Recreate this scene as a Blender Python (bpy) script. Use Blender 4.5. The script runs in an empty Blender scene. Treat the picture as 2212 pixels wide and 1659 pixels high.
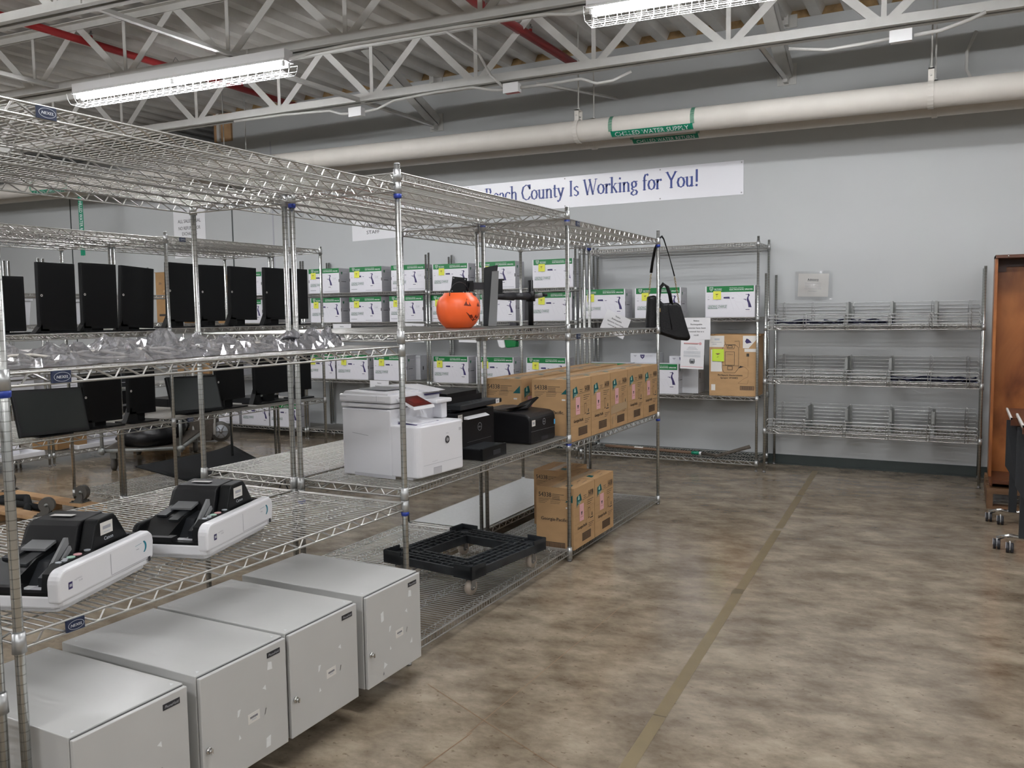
import bpy, math, random
from mathutils import Vector, Matrix
random.seed(11)
PI = math.pi
COL = bpy.context.scene.collection
SC = bpy.context.scene

# ------------------------------------------------------------------ camera, world, exposure
yaw, pitch, roll = math.radians(27.806), math.radians(4.711), math.radians(-0.755)
fw = Vector((-math.sin(yaw) * math.cos(pitch), math.cos(yaw) * math.cos(pitch), -math.sin(pitch)))
rt = Vector((math.cos(yaw), math.sin(yaw), 0)); up = rt.cross(fw)
r2 = math.cos(roll) * rt + math.sin(roll) * up
u2 = math.cos(roll) * up - math.sin(roll) * rt
cd = bpy.data.cameras.new('camera'); cam = bpy.data.objects.new('camera', cd); COL.objects.link(cam)
m4 = Matrix.Identity(4)
for i in range(3):
    m4[i][0], m4[i][1], m4[i][2] = r2[i], u2[i], -fw[i]
m4[0][3], m4[1][3], m4[2][3] = 0, 0, 1.551
cam.matrix_world = m4
cd.sensor_fit = 'HORIZONTAL'; cd.sensor_width = 36; cd.lens = 1839.87 / 2212 * 36
cd.clip_start = 0.05; cd.clip_end = 100
SC.camera = cam
w = bpy.data.worlds.new('world'); SC.world = w; w.use_nodes = True
w.node_tree.nodes['Background'].inputs[0].default_value = (0.55, 0.68, 0.85, 1)
w.node_tree.nodes['Background'].inputs[1].default_value = 0.6
SC.view_settings.view_transform = 'Standard'; SC.view_settings.look = 'None'
SC.view_settings.exposure = 0.0; SC.view_settings.gamma = 1.0; SC.view_settings.use_curve_mapping = False
SC.cycles.use_denoising = True
SC.cycles.use_adaptive_sampling = True; SC.cycles.adaptive_threshold = 0.02
SC.cycles.max_bounces = 6; SC.cycles.diffuse_bounces = 4; SC.cycles.glossy_bounces = 3
SC.cycles.transmission_bounces = 6; SC.cycles.transparent_max_bounces = 12
SC.cycles.caustics_reflective = False; SC.cycles.caustics_refractive = False
SC.cycles.sample_clamp_indirect = 6.0
TUBE = 133.0      # radiance of the fluorescent tubes

# ------------------------------------------------------------------ materials
def nt(name):
    m = bpy.data.materials.new(name); m.use_nodes = True
    t = m.node_tree; b = t.nodes['Principled BSDF']
    return m, t, b
def mat(name, col, rough=0.5, metal=0.0, noise=0.0, scale=20.0, spec=0.5, bump=0.0, coat=0.0, stretch=None, alpha=1.0):
    m, t, b = nt(name)
    b.inputs['Roughness'].default_value = rough; b.inputs['Metallic'].default_value = metal
    b.inputs['Specular IOR Level'].default_value = spec; b.inputs['Coat Weight'].default_value = coat
    b.inputs['Base Color'].default_value = (*col, 1); b.inputs['Alpha'].default_value = alpha
    if noise or bump:
        tc = t.nodes.new('ShaderNodeTexCoord'); src = tc.outputs['Object']
        if stretch:
            mp = t.nodes.new('ShaderNodeMapping'); mp.inputs['Scale'].default_value = stretch
            t.links.new(src, mp.inputs[0]); src = mp.outputs[0]
        n = t.nodes.new('ShaderNodeTexNoise'); n.inputs['Scale'].default_value = scale; n.inputs['Detail'].default_value = 5
        t.links.new(src, n.inputs['Vector'])
        if noise:
            r = t.nodes.new('ShaderNodeValToRGB')
            r.color_ramp.elements[0].position = .3; r.color_ramp.elements[1].position = .7
            r.color_ramp.elements[0].color = (*[c * (1 - noise) for c in col], 1)
            r.color_ramp.elements[1].color = (*[min(1, c * (1 + noise)) for c in col], 1)
            t.links.new(n.outputs['Fac'], r.inputs[0]); t.links.new(r.outputs[0], b.inputs['Base Color'])
        if bump:
            bp = t.nodes.new('ShaderNodeBump'); bp.inputs['Strength'].default_value = bump; bp.inputs['Distance'].default_value = .01
            t.links.new(n.outputs['Fac'], bp.inputs['Height']); t.links.new(bp.outputs[0], b.inputs['Normal'])
    return m
def emis(name, col, s):
    m, t, b = nt(name)
    b.inputs['Emission Color'].default_value = (*col, 1); b.inputs['Emission Strength'].default_value = s
    b.inputs['Base Color'].default_value = (.9, .9, .9, 1)
    return m

def post_mat():
    m, t, b = nt('zinc_groove_shade')
    b.inputs['Metallic'].default_value = .92; b.inputs['Roughness'].default_value = .26
    tc = t.nodes.new('ShaderNodeTexCoord'); s = t.nodes.new('ShaderNodeSeparateXYZ')
    t.links.new(tc.outputs['Object'], s.inputs[0])
    a = t.nodes.new('ShaderNodeMath'); a.operation = 'DIVIDE'; a.inputs[1].default_value = .0254
    f = t.nodes.new('ShaderNodeMath'); f.operation = 'FRACT'
    t.links.new(s.outputs[2], a.inputs[0]); t.links.new(a.outputs[0], f.inputs[0])
    r = t.nodes.new('ShaderNodeValToRGB'); e = r.color_ramp.elements
    e[0].position = 0; e[0].color = (.30, .30, .29, 1); e[1].position = .13; e[1].color = (.56, .57, .555, 1)  # groove shade painted into the colour as darker rings, no relief
    x = e.new(.08); x.color = (.33, .33, .32, 1)
    t.links.new(f.outputs[0], r.inputs[0]); t.links.new(r.outputs[0], b.inputs['Base Color'])
    return m
def floor_mat():
    m, t, b = nt('polished_concrete')
    tc = t.nodes.new('ShaderNodeTexCoord'); mp = t.nodes.new('ShaderNodeMapping')
    mp.inputs['Rotation'].default_value = (0, 0, -.45); mp.inputs['Scale'].default_value = (1, 1.5, 1)
    t.links.new(tc.outputs['Object'], mp.inputs[0])
    def noise(sc, det, rough=.6):
        n = t.nodes.new('ShaderNodeTexNoise'); n.inputs['Scale'].default_value = sc; n.inputs['Detail'].default_value = det
        n.inputs['Roughness'].default_value = rough
        t.links.new(mp.outputs[0], n.inputs['Vector']); return n
    n1 = noise(3.4, 9, .68); n2 = noise(.8, 3); n3 = noise(26, 3)
    r = t.nodes.new('ShaderNodeValToRGB'); e = r.color_ramp.elements
    e[0].position = .34; e[0].color = (.140, .108, .073, 1); e[1].position = .66; e[1].color = (.37, .31, .232, 1)
    x = e.new(.5); x.color = (.250, .203, .148, 1)
    t.links.new(n1.outputs['Fac'], r.inputs[0])
    mx = t.nodes.new('ShaderNodeMix'); mx.data_type = 'RGBA'; mx.blend_type = 'OVERLAY'; mx.inputs[0].default_value = .35
    t.links.new(r.outputs[0], mx.inputs[6]); t.links.new(n2.outputs['Fac'], mx.inputs[7])
    # fine dark specks
    r3 = t.nodes.new('ShaderNodeValToRGB'); r3.color_ramp.elements[0].position = .31; r3.color_ramp.elements[1].position = .37
    r3.color_ramp.elements[0].color = (.55, .5, .45, 1); r3.color_ramp.elements[1].color = (1, 1, 1, 1)
    t.links.new(n3.outputs['Fac'], r3.inputs[0])
    m2 = t.nodes.new('ShaderNodeMix'); m2.data_type = 'RGBA'; m2.blend_type = 'MULTIPLY'; m2.inputs[0].default_value = .8
    t.links.new(mx.outputs[2], m2.inputs[6]); t.links.new(r3.outputs[0], m2.inputs[7])
    t.links.new(m2.outputs[2], b.inputs['Base Color'])
    rr = t.nodes.new('ShaderNodeMapRange'); rr.inputs['To Min'].default_value = .13; rr.inputs['To Max'].default_value = .21
    t.links.new(n1.outputs['Fac'], rr.inputs['Value']); t.links.new(rr.outputs[0], b.inputs['Roughness'])
    b.inputs['Specular IOR Level'].default_value = .45
    bp = t.nodes.new('ShaderNodeBump'); bp.inputs['Strength'].default_value = .05; bp.inputs['Distance'].default_value = .01
    t.links.new(n1.outputs['Fac'], bp.inputs['Height']); t.links.new(bp.outputs[0], b.inputs['Normal'])
    return m
def wood_mat(name, c1, c2, scale=6, stretch=(1, 1, .15), rough=.45, axis=None):
    m, t, b = nt(name)
    tc = t.nodes.new('ShaderNodeTexCoord'); mp = t.nodes.new('ShaderNodeMapping'); mp.inputs['Scale'].default_value = stretch
    t.links.new(tc.outputs['Object'], mp.inputs[0])
    n = t.nodes.new('ShaderNodeTexNoise'); n.inputs['Scale'].default_value = scale; n.inputs['Detail'].default_value = 6
    n.inputs['Distortion'].default_value = 1.2
    t.links.new(mp.outputs[0], n.inputs['Vector'])
    r = t.nodes.new('ShaderNodeValToRGB'); e = r.color_ramp.elements
    e[0].position = .3; e[0].color = (*c1, 1); e[1].position = .7; e[1].color = (*c2, 1)
    t.links.new(n.outputs['Fac'], r.inputs[0]); t.links.new(r.outputs[0], b.inputs['Base Color'])
    b.inputs['Roughness'].default_value = rough
    return m
def film_mat(name='clear_plastic_film', dif=.16, add=.12):
    m, t, b = nt(name)
    out = t.nodes['Material Output']
    g = t.nodes.new('ShaderNodeBsdfGlossy'); g.inputs['Roughness'].default_value = .12
    tr = t.nodes.new('ShaderNodeBsdfTransparent'); tr.inputs[0].default_value = (.93, .93, .96, 1) if dif > .05 else (.99, .99, .99, 1)
    df = t.nodes.new('ShaderNodeBsdfDiffuse'); df.inputs[0].default_value = (.85, .85, .9, 1)
    fr = t.nodes.new('ShaderNodeFresnel'); fr.inputs[0].default_value = 1.6
    m1 = t.nodes.new('ShaderNodeMixShader'); m1.inputs[0].default_value = dif
    t.links.new(tr.outputs[0], m1.inputs[1]); t.links.new(df.outputs[0], m1.inputs[2])
    m2 = t.nodes.new('ShaderNodeMixShader')
    ad = t.nodes.new('ShaderNodeMath'); ad.operation = 'ADD'; ad.inputs[1].default_value = add
    t.links.new(fr.outputs[0], ad.inputs[0]); t.links.new(ad.outputs[0], m2.inputs[0])
    t.links.new(m1.outputs[0], m2.inputs[1]); t.links.new(g.outputs[0], m2.inputs[2])
    t.links.new(m2.outputs[0], out.inputs[0])
    return m

MT = dict(
    wire=mat('zinc_wire', (.49, .485, .465), .34, .88),
    sleeve=mat('zinc_sleeve', (.50, .51, .51), .35, .75, .08, 30),
    foot=mat('foot_metal', (.3, .3, .3), .4, .8),
    clip=mat('blue_clip', (.015, .04, .28), .4),
    badge=mat('badge_navy', (.012, .022, .06), .4), silver=mat('silver_print', (.55, .58, .62), .35, .3),
    wall=mat('grey_wall_paint', (.475, .49, .492), .6, 0, .025, 1.2, bump=.02),
    base=mat('dark_rubber_base', (.028, .038, .036), .35),
    deck=mat('galvanised_deck', (.62, .605, .575), .5, .1, .12, 3.0),
    steel=mat('grey_painted_steel', (.58, .575, .55), .5, 0, .05, 8),
    white_steel=mat('white_fixture_enamel', (.78, .78, .78), .35),
    guard=mat('white_wire_guard', (.8, .8, .8), .4),
    tube=emis('fluorescent_tube', (.97, .975, 1.0), TUBE),
    foam=mat('brown_insulation', (.32, .21, .10), .9, 0, .3, 15, bump=.3),
    red=mat('red_sprinkler_paint', (.33, .018, .02), .4),
    pipe=mat('cream_pipe_jacket', (.60, .57, .52), .55, 0, .03, 6, bump=.04),
    green=mat('green_band', (.0, .155, .035), .4), teal_tape=mat('green_pipe_tape', (.0, .20, .11), .45),
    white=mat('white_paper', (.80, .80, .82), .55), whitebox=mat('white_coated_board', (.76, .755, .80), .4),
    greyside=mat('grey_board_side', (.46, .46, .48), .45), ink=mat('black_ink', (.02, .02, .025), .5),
    grey_ink=mat('grey_ink', (.38, .38, .42), .5), faint=mat('faint_line', (.66, .65, .70), .5),
    navy=mat('navy_print', (.035, .025, .11), .45), mint=mat('mint_print', (.42, .62, .52), .5), dkgreen=mat('dark_green_print', (.01, .13, .06), .5),
    sticky=mat('yellow_sticky', (.72, .74, .08), .6), lime=mat('lime_sticky', (.55, .75, .06), .6),
    blue_ink=mat('blue_banner_ink', (.03, .055, .24), .4),
    banner=mat('white_banner_vinyl', (.80, .80, .84), .22),
    carton=mat('brown_cardboard', (.45, .278, .135), .75, 0, .07, 7, stretch=(1, 1, 3), bump=.03),
    carton_dk=mat('worn_cardboard', (.33, .19, .08), .8, 0, .12, 7), carton_ink=mat('carton_ink', (.035, .028, .022), .6),
    carton_line=mat('carton_brown_ink', (.21, .12, .06), .7),
    teal=mat('teal_print', (.0, .095, .10), .5), pink=mat('pink_label', (.72, .40, .42), .6), tape=mat('clear_carton_tape', (.47, .33, .19), .25),
    cab=mat('grey_enamel', (.54, .54, .525), .30, 0, .015, 9), cab_dk=mat('cabinet_gap', (.05, .05, .05), .6),
    chrome=mat('chrome', (.7, .7, .7), .12, 1.0), label=mat('asset_label', (.74, .72, .68), .5),
    black=mat('matte_black_plastic', (.004, .0045, .005), .42, spec=.2), blk2=mat('dark_grey_plastic', (.018, .020, .023), .4, spec=.3),
    screen=mat('dark_screen', (.004, .0045, .005), .30, spec=.18), glass=mat('glossy_screen', (.020, .024, .023), .12, spec=.5), satin=mat('black_satin', (.005, .005, .006), .42, spec=.28),  # glass: base colour carries the grey-green reflection of the tilted screens
    printer_w=mat('printer_white', (.80, .80, .83), .35), printer_g=mat('printer_light_grey', (.55, .55, .58), .4),
    redscr=mat('red_touchscreen', (.07, .008, .008), .12), redscr2=mat('red_touchscreen_picture', (.13, .012, .010), .12), grey=mat('mid_grey_plastic', (.22, .225, .23), .4),
    scan_w=mat('scanner_white', (.78, .78, .80), .3), teal_p=mat('teal_swoosh', (.02, .22, .30), .4),
    orange=mat('orange_plastic', (1.0, .15, .035), .35), orange_in=mat('orange_cut', (.16, .012, .0), .6),
    wheel=mat('beige_wheel', (.52, .45, .38), .5), tread=mat('grey_rubber', (.11, .105, .095), .6),
    plastic_dk=mat('charcoal_plastic', (.018, .021, .024), .45, 0, .4, 12, spec=.35),
    liner=mat('milky_shelf_liner', (.84, .86, .86), .18, 0, .04, 60),
    film=film_mat(), sleeve_film=film_mat('clear_sleeve_film', .03, .0), tape_dk=mat('grimy_tape_patch', (.11, .085, .05), .4), beige=mat('beige_clip', (.55, .52, .47), .5),
    floor=floor_mat(), post=post_mat(), ftape=mat('floor_tape', (.20, .155, .085), .3, 0, .12, 9),
    lumber=wood_mat('raw_lumber', (.34, .19, .09), (.52, .33, .17), 5, (1, .3, 1), .8),
    orange_wood=wood_mat('stained_wood', (.13, .035, .010), (.50, .19, .055), 2.4, (1, 1, .6), .28),
    dark_wood=wood_mat('dark_stained_wood', (.05, .018, .008), (.12, .04, .018), 4, (1, 1, 1), .3),
    pallet=wood_mat('pallet_wood', (.10, .05, .022), (.24, .13, .06), 6, (.2, 1, 1), .8),
    leather=mat('black_leather', (.003, .003, .0035), .42, 0, .3, 90, spec=.25, bump=.25), gold=mat('gold_chain', (.55, .42, .20), .3, 1.0),
    rubber=mat('black_foam_mat', (.010, .011, .012), .8, 0, .15, 200, spec=.2),
    handle=wood_mat('weathered_handle', (.13, .075, .045), (.22, .14, .09), 14, (.1, 1, 1), .7), rust=mat('rusty_steel', (.10, .085, .07), .6, .4, .2, 30),
    divider=mat('galvanised_sheet', (.30, .31, .30), .4, .5, .12, 40),
    navy_obj=mat('navy_plastic_coils', (.008, .010, .035), .4), bin=mat('grey_bin_plastic', (.62, .63, .66), .4),
    bluepost=mat('blue_label', (.10, .42, .75), .4), poly=mat('black_poly_bag', (.005, .005, .006), .35, bump=.5, scale=18, spec=.3),
    bluetie=mat('blue_strap', (.01, .09, .32), .5),
)
ORDER = list(MT)

# ------------------------------------------------------------------ mesh builder
_glyph = {}
def text_geo(s):
    if s in _glyph: return _glyph[s]
    cu = bpy.data.curves.new('txt', 'FONT'); cu.body = s; cu.size = 1.0; cu.resolution_u = 2; cu.fill_mode = 'FRONT'
    ob = bpy.data.objects.new('txt', cu); COL.objects.link(ob)
    dg = bpy.context.evaluated_depsgraph_get(); me = bpy.data.meshes.new_from_object(ob.evaluated_get(dg))
    vs = [(v.co.x, v.co.y) for v in me.vertices]; fs = [tuple(p.vertices) for p in me.polygons]
    bpy.data.objects.remove(ob); bpy.data.curves.remove(cu); bpy.data.meshes.remove(me)
    x0 = min([v[0] for v in vs] or [0]); x1 = max([v[0] for v in vs] or [1])
    y0 = min([v[1] for v in vs] or [0]); y1 = max([v[1] for v in vs] or [1])
    _glyph[s] = (vs, fs, x0, x1, y0, y1); return _glyph[s]

class M:
    def __init__(s):
        s.v, s.f, s.mi, s.sm, s.mats = [], [], [], [], []
        s.T = Matrix.Identity(4)
    def m(s, name):
        if name not in s.mats: s.mats.append(name)
        return s.mats.index(name)
    def add(s, vs, fs, mn, smooth=False):
        k = len(s.v); i = s.m(mn)
        for p in vs: s.v.append(tuple(s.T @ Vector(p)))
        for f in fs:
            s.f.append(tuple(k + a for a in f)); s.mi.append(i); s.sm.append(smooth)
    def box(s, x0, x1, y0, y1, z0, z1, mn):
        s.add([(x0, y0, z0), (x1, y0, z0), (x1, y1, z0), (x0, y1, z0), (x0, y0, z1), (x1, y0, z1), (x1, y1, z1), (x0, y1, z1)],
              [(0, 3, 2, 1), (4, 5, 6, 7), (0, 1, 5, 4), (1, 2, 6, 5), (2, 3, 7, 6), (3, 0, 4, 7)], mn)
    def rbox(s, x0, x1, y0, y1, z0, z1, r, mn, n=3, smooth=True):
        """box whose vertical corners are rounded"""
        pts = []
        for cx, cy, a0 in ((x1 - r, y1 - r, 0), (x0 + r, y1 - r, PI / 2), (x0 + r, y0 + r, PI), (x1 - r, y0 + r, 1.5 * PI)):
            for k in range(n + 1):
                a = a0 + k * PI / 2 / n; pts.append((cx + r * math.cos(a), cy + r * math.sin(a)))
        s.prism(pts, z0, z1, mn)
    def prism(s, pts, z0, z1, mn, ax='Z', smooth=False):
        f = {'Z': lambda a, b, c: (a, b, c), 'X': lambda a, b, c: (c, a, b), 'Y': lambda a, b, c: (a, c, b)}[ax]
        n = len(pts)
        s.add([f(p[0], p[1], z0) for p in pts] + [f(p[0], p[1], z1) for p in pts],
              [tuple(range(n))[::-1], tuple(range(n, 2 * n))] + [(i, (i + 1) % n, n + (i + 1) % n, n + i) for i in range(n)], mn, smooth)
    def cyl(s, p, q, r, mn, n=8, r1=None, cap=True, smooth=True):
        p, q = Vector(p), Vector(q); d = q - p
        if d.length < 1e-9: return
        d.normalize(); a = d.orthogonal() if abs(d.z) < .999 else Vector((1, 0, 0)); a = (a - d * a.dot(d)).normalized(); b = d.cross(a)
        r1 = r if r1 is None else r1; vs = []
        for c, rr in ((p, r), (q, r1)):
            for k in range(n):
                t = 2 * PI * (k + .5) / n; vs.append(c + a * rr * math.cos(t) + b * rr * math.sin(t))
        fs = [(k, (k + 1) % n, n + (k + 1) % n, n + k) for k in range(n)]
        if cap: fs += [tuple(range(n))[::-1], tuple(range(n, 2 * n))]
        s.add(vs, fs, mn, smooth and n > 4)
    def tube(s, pts, r, mn, n=6, closed=False, cap=True):
        P = [Vector(p) for p in pts]; L = len(P); vs = []; prev = None
        rs = r if isinstance(r, (list, tuple)) else [r] * L
        for i in range(L):
            if closed: d = P[(i + 1) % L] - P[i - 1]
            else: d = P[min(i + 1, L - 1)] - P[max(i - 1, 0)]
            d.normalize()
            if prev is None: a = d.orthogonal().normalized()
            else:
                a = prev - d * prev.dot(d)
                a = a.normalized() if a.length > 1e-6 else d.orthogonal().normalized()
            prev = a; b = d.cross(a)
            for k in range(n):
                t = 2 * PI * k / n; vs.append(P[i] + a * rs[i] * math.cos(t) + b * rs[i] * math.sin(t))
        fs = []
        for i in range(L if closed else L - 1):
            j = (i + 1) % L
            for k in range(n): fs.append((i * n + k, i * n + (k + 1) % n, j * n + (k + 1) % n, j * n + k))
        if cap and not closed: fs += [tuple(range(n))[::-1], tuple((L - 1) * n + k for k in range(n))]
        s.add(vs, fs, mn, n > 4)
    def lathe(s, prof, mn, n=24, c=(0, 0, 0), cap=False, warp=None):
        vs = []
        for r, z in prof:
            for k in range(n):
                t = 2 * PI * k / n; rr = r * (warp(t, z) if warp else 1)
                vs.append((c[0] + rr * math.cos(t), c[1] + rr * math.sin(t), c[2] + z))
        L = len(prof)
        fs = [(i * n + k, i * n + (k + 1) % n, (i + 1) * n + (k + 1) % n, (i + 1) * n + k) for i in range(L - 1) for k in range(n)]
        if cap: fs += [tuple(range(n))[::-1], tuple((L - 1) * n + k for k in range(n))]
        s.add(vs, fs, mn, True)
    # flat print on a face: origin o, unit axes u (right) and v (up)
    def on(s, o, u, v): s.o, s.u, s.w = Vector(o), Vector(u), Vector(v); s.n = s.u.cross(s.w)
    def P(s, a, b, off=.0008): return s.o + s.u * a + s.w * b + s.n * off
    def poly(s, pts, mn, off=.0008): s.add([s.P(a, b, off) for a, b in pts], [tuple(range(len(pts)))], mn)
    def rect(s, a0, a1, b0, b1, mn, off=.0008): s.poly([(a0, b0), (a1, b0), (a1, b1), (a0, b1)], mn, off)
    def line(s, a0, b0, a1, b1, wd, mn, off=.0008):
        d = Vector((a1 - a0, b1 - b0)); d.normalize(); q = Vector((-d.y, d.x)) * wd / 2
        s.poly([(a0 - q.x, b0 - q.y), (a1 - q.x, b1 - q.y), (a1 + q.x, b1 + q.y), (a0 + q.x, b0 + q.y)], mn, off)
    def text(s, t, a, b, h, mn, w=None, off=.0014, center=False, shear=0.0, bold=0):
        vs, fs, x0, x1, y0, y1 = text_geo(t)
        k = h / .73; kx = k if w is None else w / max(1e-6, x1 - x0)
        a0 = a - (x1 - x0) * kx / 2 if center else a
        s.add([s.P(a0 + (x - x0) * kx + shear * y * k, b + y * k, off) for x, y in vs], fs, mn)
        if bold:
            s.add([s.P(a0 + (x - x0) * kx + shear * y * k + bold, b + y * k, off + .0002) for x, y in vs], fs, mn)
    def mesh(s, name):
        me = bpy.data.meshes.new(name); me.from_pydata(s.v, [], s.f)
        for n in s.mats: me.materials.append(MT[n])
        me.polygons.foreach_set('material_index', s.mi); me.polygons.foreach_set('use_smooth', s.sm)
        me.update(); return me

def setp(o, **k):
    for a, b in k.items():
        if b: o[a] = b
def link(name, me, parent=None, loc=(0, 0, 0), rot=(0, 0, 0), **k):
    o = bpy.data.objects.new(name, me); COL.objects.link(o)
    if parent: o.parent = parent
    o.location = loc; o.rotation_euler = rot; setp(o, **k); return o
def thing(name, label, category, loc=(0, 0, 0), rz=0.0, group=None):
    return link(name, None, None, loc, (0, 0, rz), label=label, category=category, group=group)
def bevel(o, w=.004, seg=2, ang=40):
    b = o.modifiers.new('bevel', 'BEVEL'); b.width = w; b.segments = seg; b.limit_method = 'ANGLE'; b.angle_limit = math.radians(ang)
    b.harden_normals = False; return o
def struct(name, mb, **k): return link(name, mb.mesh(name), kind='structure', **k)
ORD = ['first', 'second', 'third', 'fourth', 'fifth', 'sixth', 'seventh', 'eighth', 'ninth', 'tenth', 'eleventh', 'twelfth']
# ------------------------------------------------------------------ room shell
WY = 8.82
b = M(); b.box(-16, 6, -9, 13.0, -.1, 0, 'floor'); struct('floor', b)
b = M(); b.box(-8.95, 6, WY, WY + .2, 0, 4.36, 'wall'); struct('wall_back', b)
b = M(); b.box(-16, -8.95, WY, WY + .2, 0, 3.98, 'wall'); struct('wall_back.001', b)
b = M(); b.box(-16.2, -16, -9, 13, 0, 4.6, 'wall'); struct('wall_left', b)
b = M(); b.box(6, 6.2, -9, 9.02, 0, 4.6, 'wall'); struct('wall_right', b)
b = M(); b.box(-16.2, 6.2, -9.2, -9, 0, 4.6, 'wall'); struct('wall_front', b)
b = M(); b.box(-16, 6.2, 13, 13.2, 0, 4.6, 'wall'); struct('wall_far', b)
# joints in the precast wall panels
b = M()
for x in (-12.49, -9.02, -8.27): b.box(x - .012, x + .012, WY - .002, WY + .01, .1, 3.9, 'base' if x < -8.5 else 'grey_ink')
struct('trim_1', b)
b = M(); b.box(-16, 6, WY - .012, WY, 0, .10, 'base'); b.box(-16, 6, WY - .022, WY, 0, .012, 'base'); struct('baseboard_back', b)
# ribbed metal roof deck: ribs run towards the wall
b = M(); pitch = .305; x = -16.0; pts = []
while x < 6.2:
    pts += [(x, 4.36), (x + .10, 4.36), (x + .135, 4.435), (x + .27, 4.435)]; x += pitch
n = len(pts)
b.add([(p[0], -9.2, p[1]) for p in pts] + [(p[0], 13.2, p[1]) for p in pts], [(i, i + 1, n + i + 1, n + i) for i in range(n - 1)], 'deck')
b.box(-16.3, 6.3, -9.3, 13.3, 4.47, 4.6, 'deck')  # unseen slab added over the deck to block world light
struct('ceiling', b)
b = M(); x = -16.0 + .118
while x < 5.8:
    if x > -9.0: b.prism([(x - .03, 4.355), (x + .20, 4.355), (x + .165, 4.436), (x + .005, 4.436)], WY + .005, WY + .05, 'foam', 'Y') if False else b.add(
        [(x - .02, WY + .004, 4.345), (x + .185, WY + .004, 4.345), (x + .155, WY + .004, 4.44), (x + .012, WY + .004, 4.44),
         (x - .02, WY + .2, 4.345), (x + .185, WY + .2, 4.345), (x + .155, WY + .2, 4.44), (x + .012, WY + .2, 4.44)],
        [(0, 1, 2, 3), (4, 7, 6, 5), (0, 4, 5, 1), (3, 2, 6, 7)], 'foam')
    x += pitch
struct('trim_2', b)
b = M(); b.box(-9.28, -8.96, WY - .02, WY + .12, 3.98, 4.36, 'lumber'); b.box(-9.2, -9.15, WY - .05, WY + .0, 3.98, 4.36, 'steel'); struct('trim_3', b)
# yellowed floor marking tape, worn in places
b = M(); b.on((0, 0, 0), (1, 0, 0), (0, 1, 0))
segs = [(.0, 2.2), (2.21, 3.05), (3.06, 4.62), (4.70, 6.1), (6.16, 7.3), (7.36, 8.55)]
for y0, y1 in segs:
    x0, x1 = -.865 - .0401 * y0, -.865 - .0401 * y1
    b.poly([(x0 - .026, y0), (x0 + .026, y0), (x1 + .026, y1), (x1 - .026, y1)], 'ftape', .0012)
b.poly([(-1.085, 4.60), (-1.027, 4.62), (-1.03, 4.70), (-1.088, 4.68)], 'tape_dk', .0018)
tape = link('floor_tape', b.mesh('floor_tape'), label='worn yellow-brown marking tape running along the open aisle floor', category='tape')
# hairline saw cuts in the slab
b = M(); b.on((0, 0, 0), (1, 0, 0), (0, 1, 0))
b.line(-1.9, 1.2, -1.62, 8.2, .004, 'grey_ink', .0008) if False else None
b.line(-1.60, 2.30, -1.57, 2.62, .004, 'carton_line', .0008); b.line(-1.58, 2.60, -1.55, 4.2, .003, 'carton_line', .0008); b.line(-1.95, 2.90, -1.0, 2.45, .003, 'carton_line', .0008)
struct('trim_4', b)

# ------------------------------------------------------------------ roof joists
def joist(label, xs, ys, nodes, zb=3.75, zt=4.35):
    """xs, ys: the two ends; nodes: x of the bottom panel points"""
    def Y(x): return ys[0] + (ys[1] - ys[0]) * (x - xs[0]) / (xs[1] - xs[0])
    t = thing('roof_joist', label, 'joist', ((xs[0] + xs[1]) / 2, Y((xs[0] + xs[1]) / 2), zb), 0, 'open-web joists under the metal roof')
    o = t.location.copy()
    def L(x, dy, z): return (x - o.x, Y(x) + dy - o.y, z - o.z)
    for nm, z0, z1 in (('bottom_chord', zb, zb + .088), ('top_chord', zt - .065, zt)):
        b = M()
        for s in (-1, 1):
            a, c = (s * .012, s * .070) if s > 0 else (s * .070, s * .012)
            vert = (min(s * .012, s * .019), max(s * .012, s * .019))
            fl = (z0, z0 + .008) if nm == 'bottom_chord' else (z1 - .008, z1)
            for (ya, yb_, za, zb_) in ((vert[0], vert[1], z0, z1), (a, c, fl[0], fl[1])):
                p = [L(xs[0], ya, za), L(xs[1], ya, za), L(xs[1], yb_, za), L(xs[0], yb_, za), L(xs[0], ya, zb_), L(xs[1], ya, zb_), L(xs[1], yb_, zb_), L(xs[0], yb_, zb_)]
                b.add(p, [(0, 3, 2, 1), (4, 5, 6, 7), (0, 1, 5, 4), (1, 2, 6, 5), (2, 3, 7, 6), (3, 0, 4, 7)], 'steel')
        link(nm, b.mesh(nm), t)
    def web(p, q, wd):
        b = M(); d = Vector(q) - Vector(p); d.normalize(); n = Vector((-d.z, 0, d.x)) * wd / 2
        for (ya, yb_) in ((-.006, .006), ):
            for off in ((n, -n),):
                vs = []
                for c in (p, q):
                    for a2, y2 in ((off[0], -.011), (off[0], .011), (off[0] - n * .35, .011), (off[0] - n * .35, -.004), (off[1] + n * .0, -.004), (off[1], -.011)):
                        vs.append(Vector(c) + a2 + Vector((0, y2, 0)))
                k = 6
                b.add(vs, [tuple(range(k))[::-1], tuple(range(k, 2 * k))] + [(i, (i + 1) % k, k + (i + 1) % k, k + i) for i in range(k)], 'steel')
        link('web_member', b.mesh('web_member'), t)
    for i, x in enumerate(nodes):
        h = (nodes[1] - nodes[0]) / 2
        for dx, wd in ((-h, .068), (0, .040), (h, .068)):
            web(L(x + dx * .06, 0, zb + .05), L(x + dx * .97, 0, zt - .04), wd)
    return t
joist('grey open-web roof joist farthest forward, crossing the top left corner', (-15, 3), (3.45, 4.75), [-13.05 + 1.2 * i for i in range(13)])
joist('grey open-web roof joist that carries the row of fluorescent lights', (-15, 5), (4.95, 6.35), [-12.95 + 1.21 * i for i in range(14)])
joist('grey open-web roof joist nearest the grey wall and the insulated pipes', (-15, 5.5), (6.85, 7.72), [-12.6 + 1.2 * i for i in range(15)], 3.74)
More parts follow.
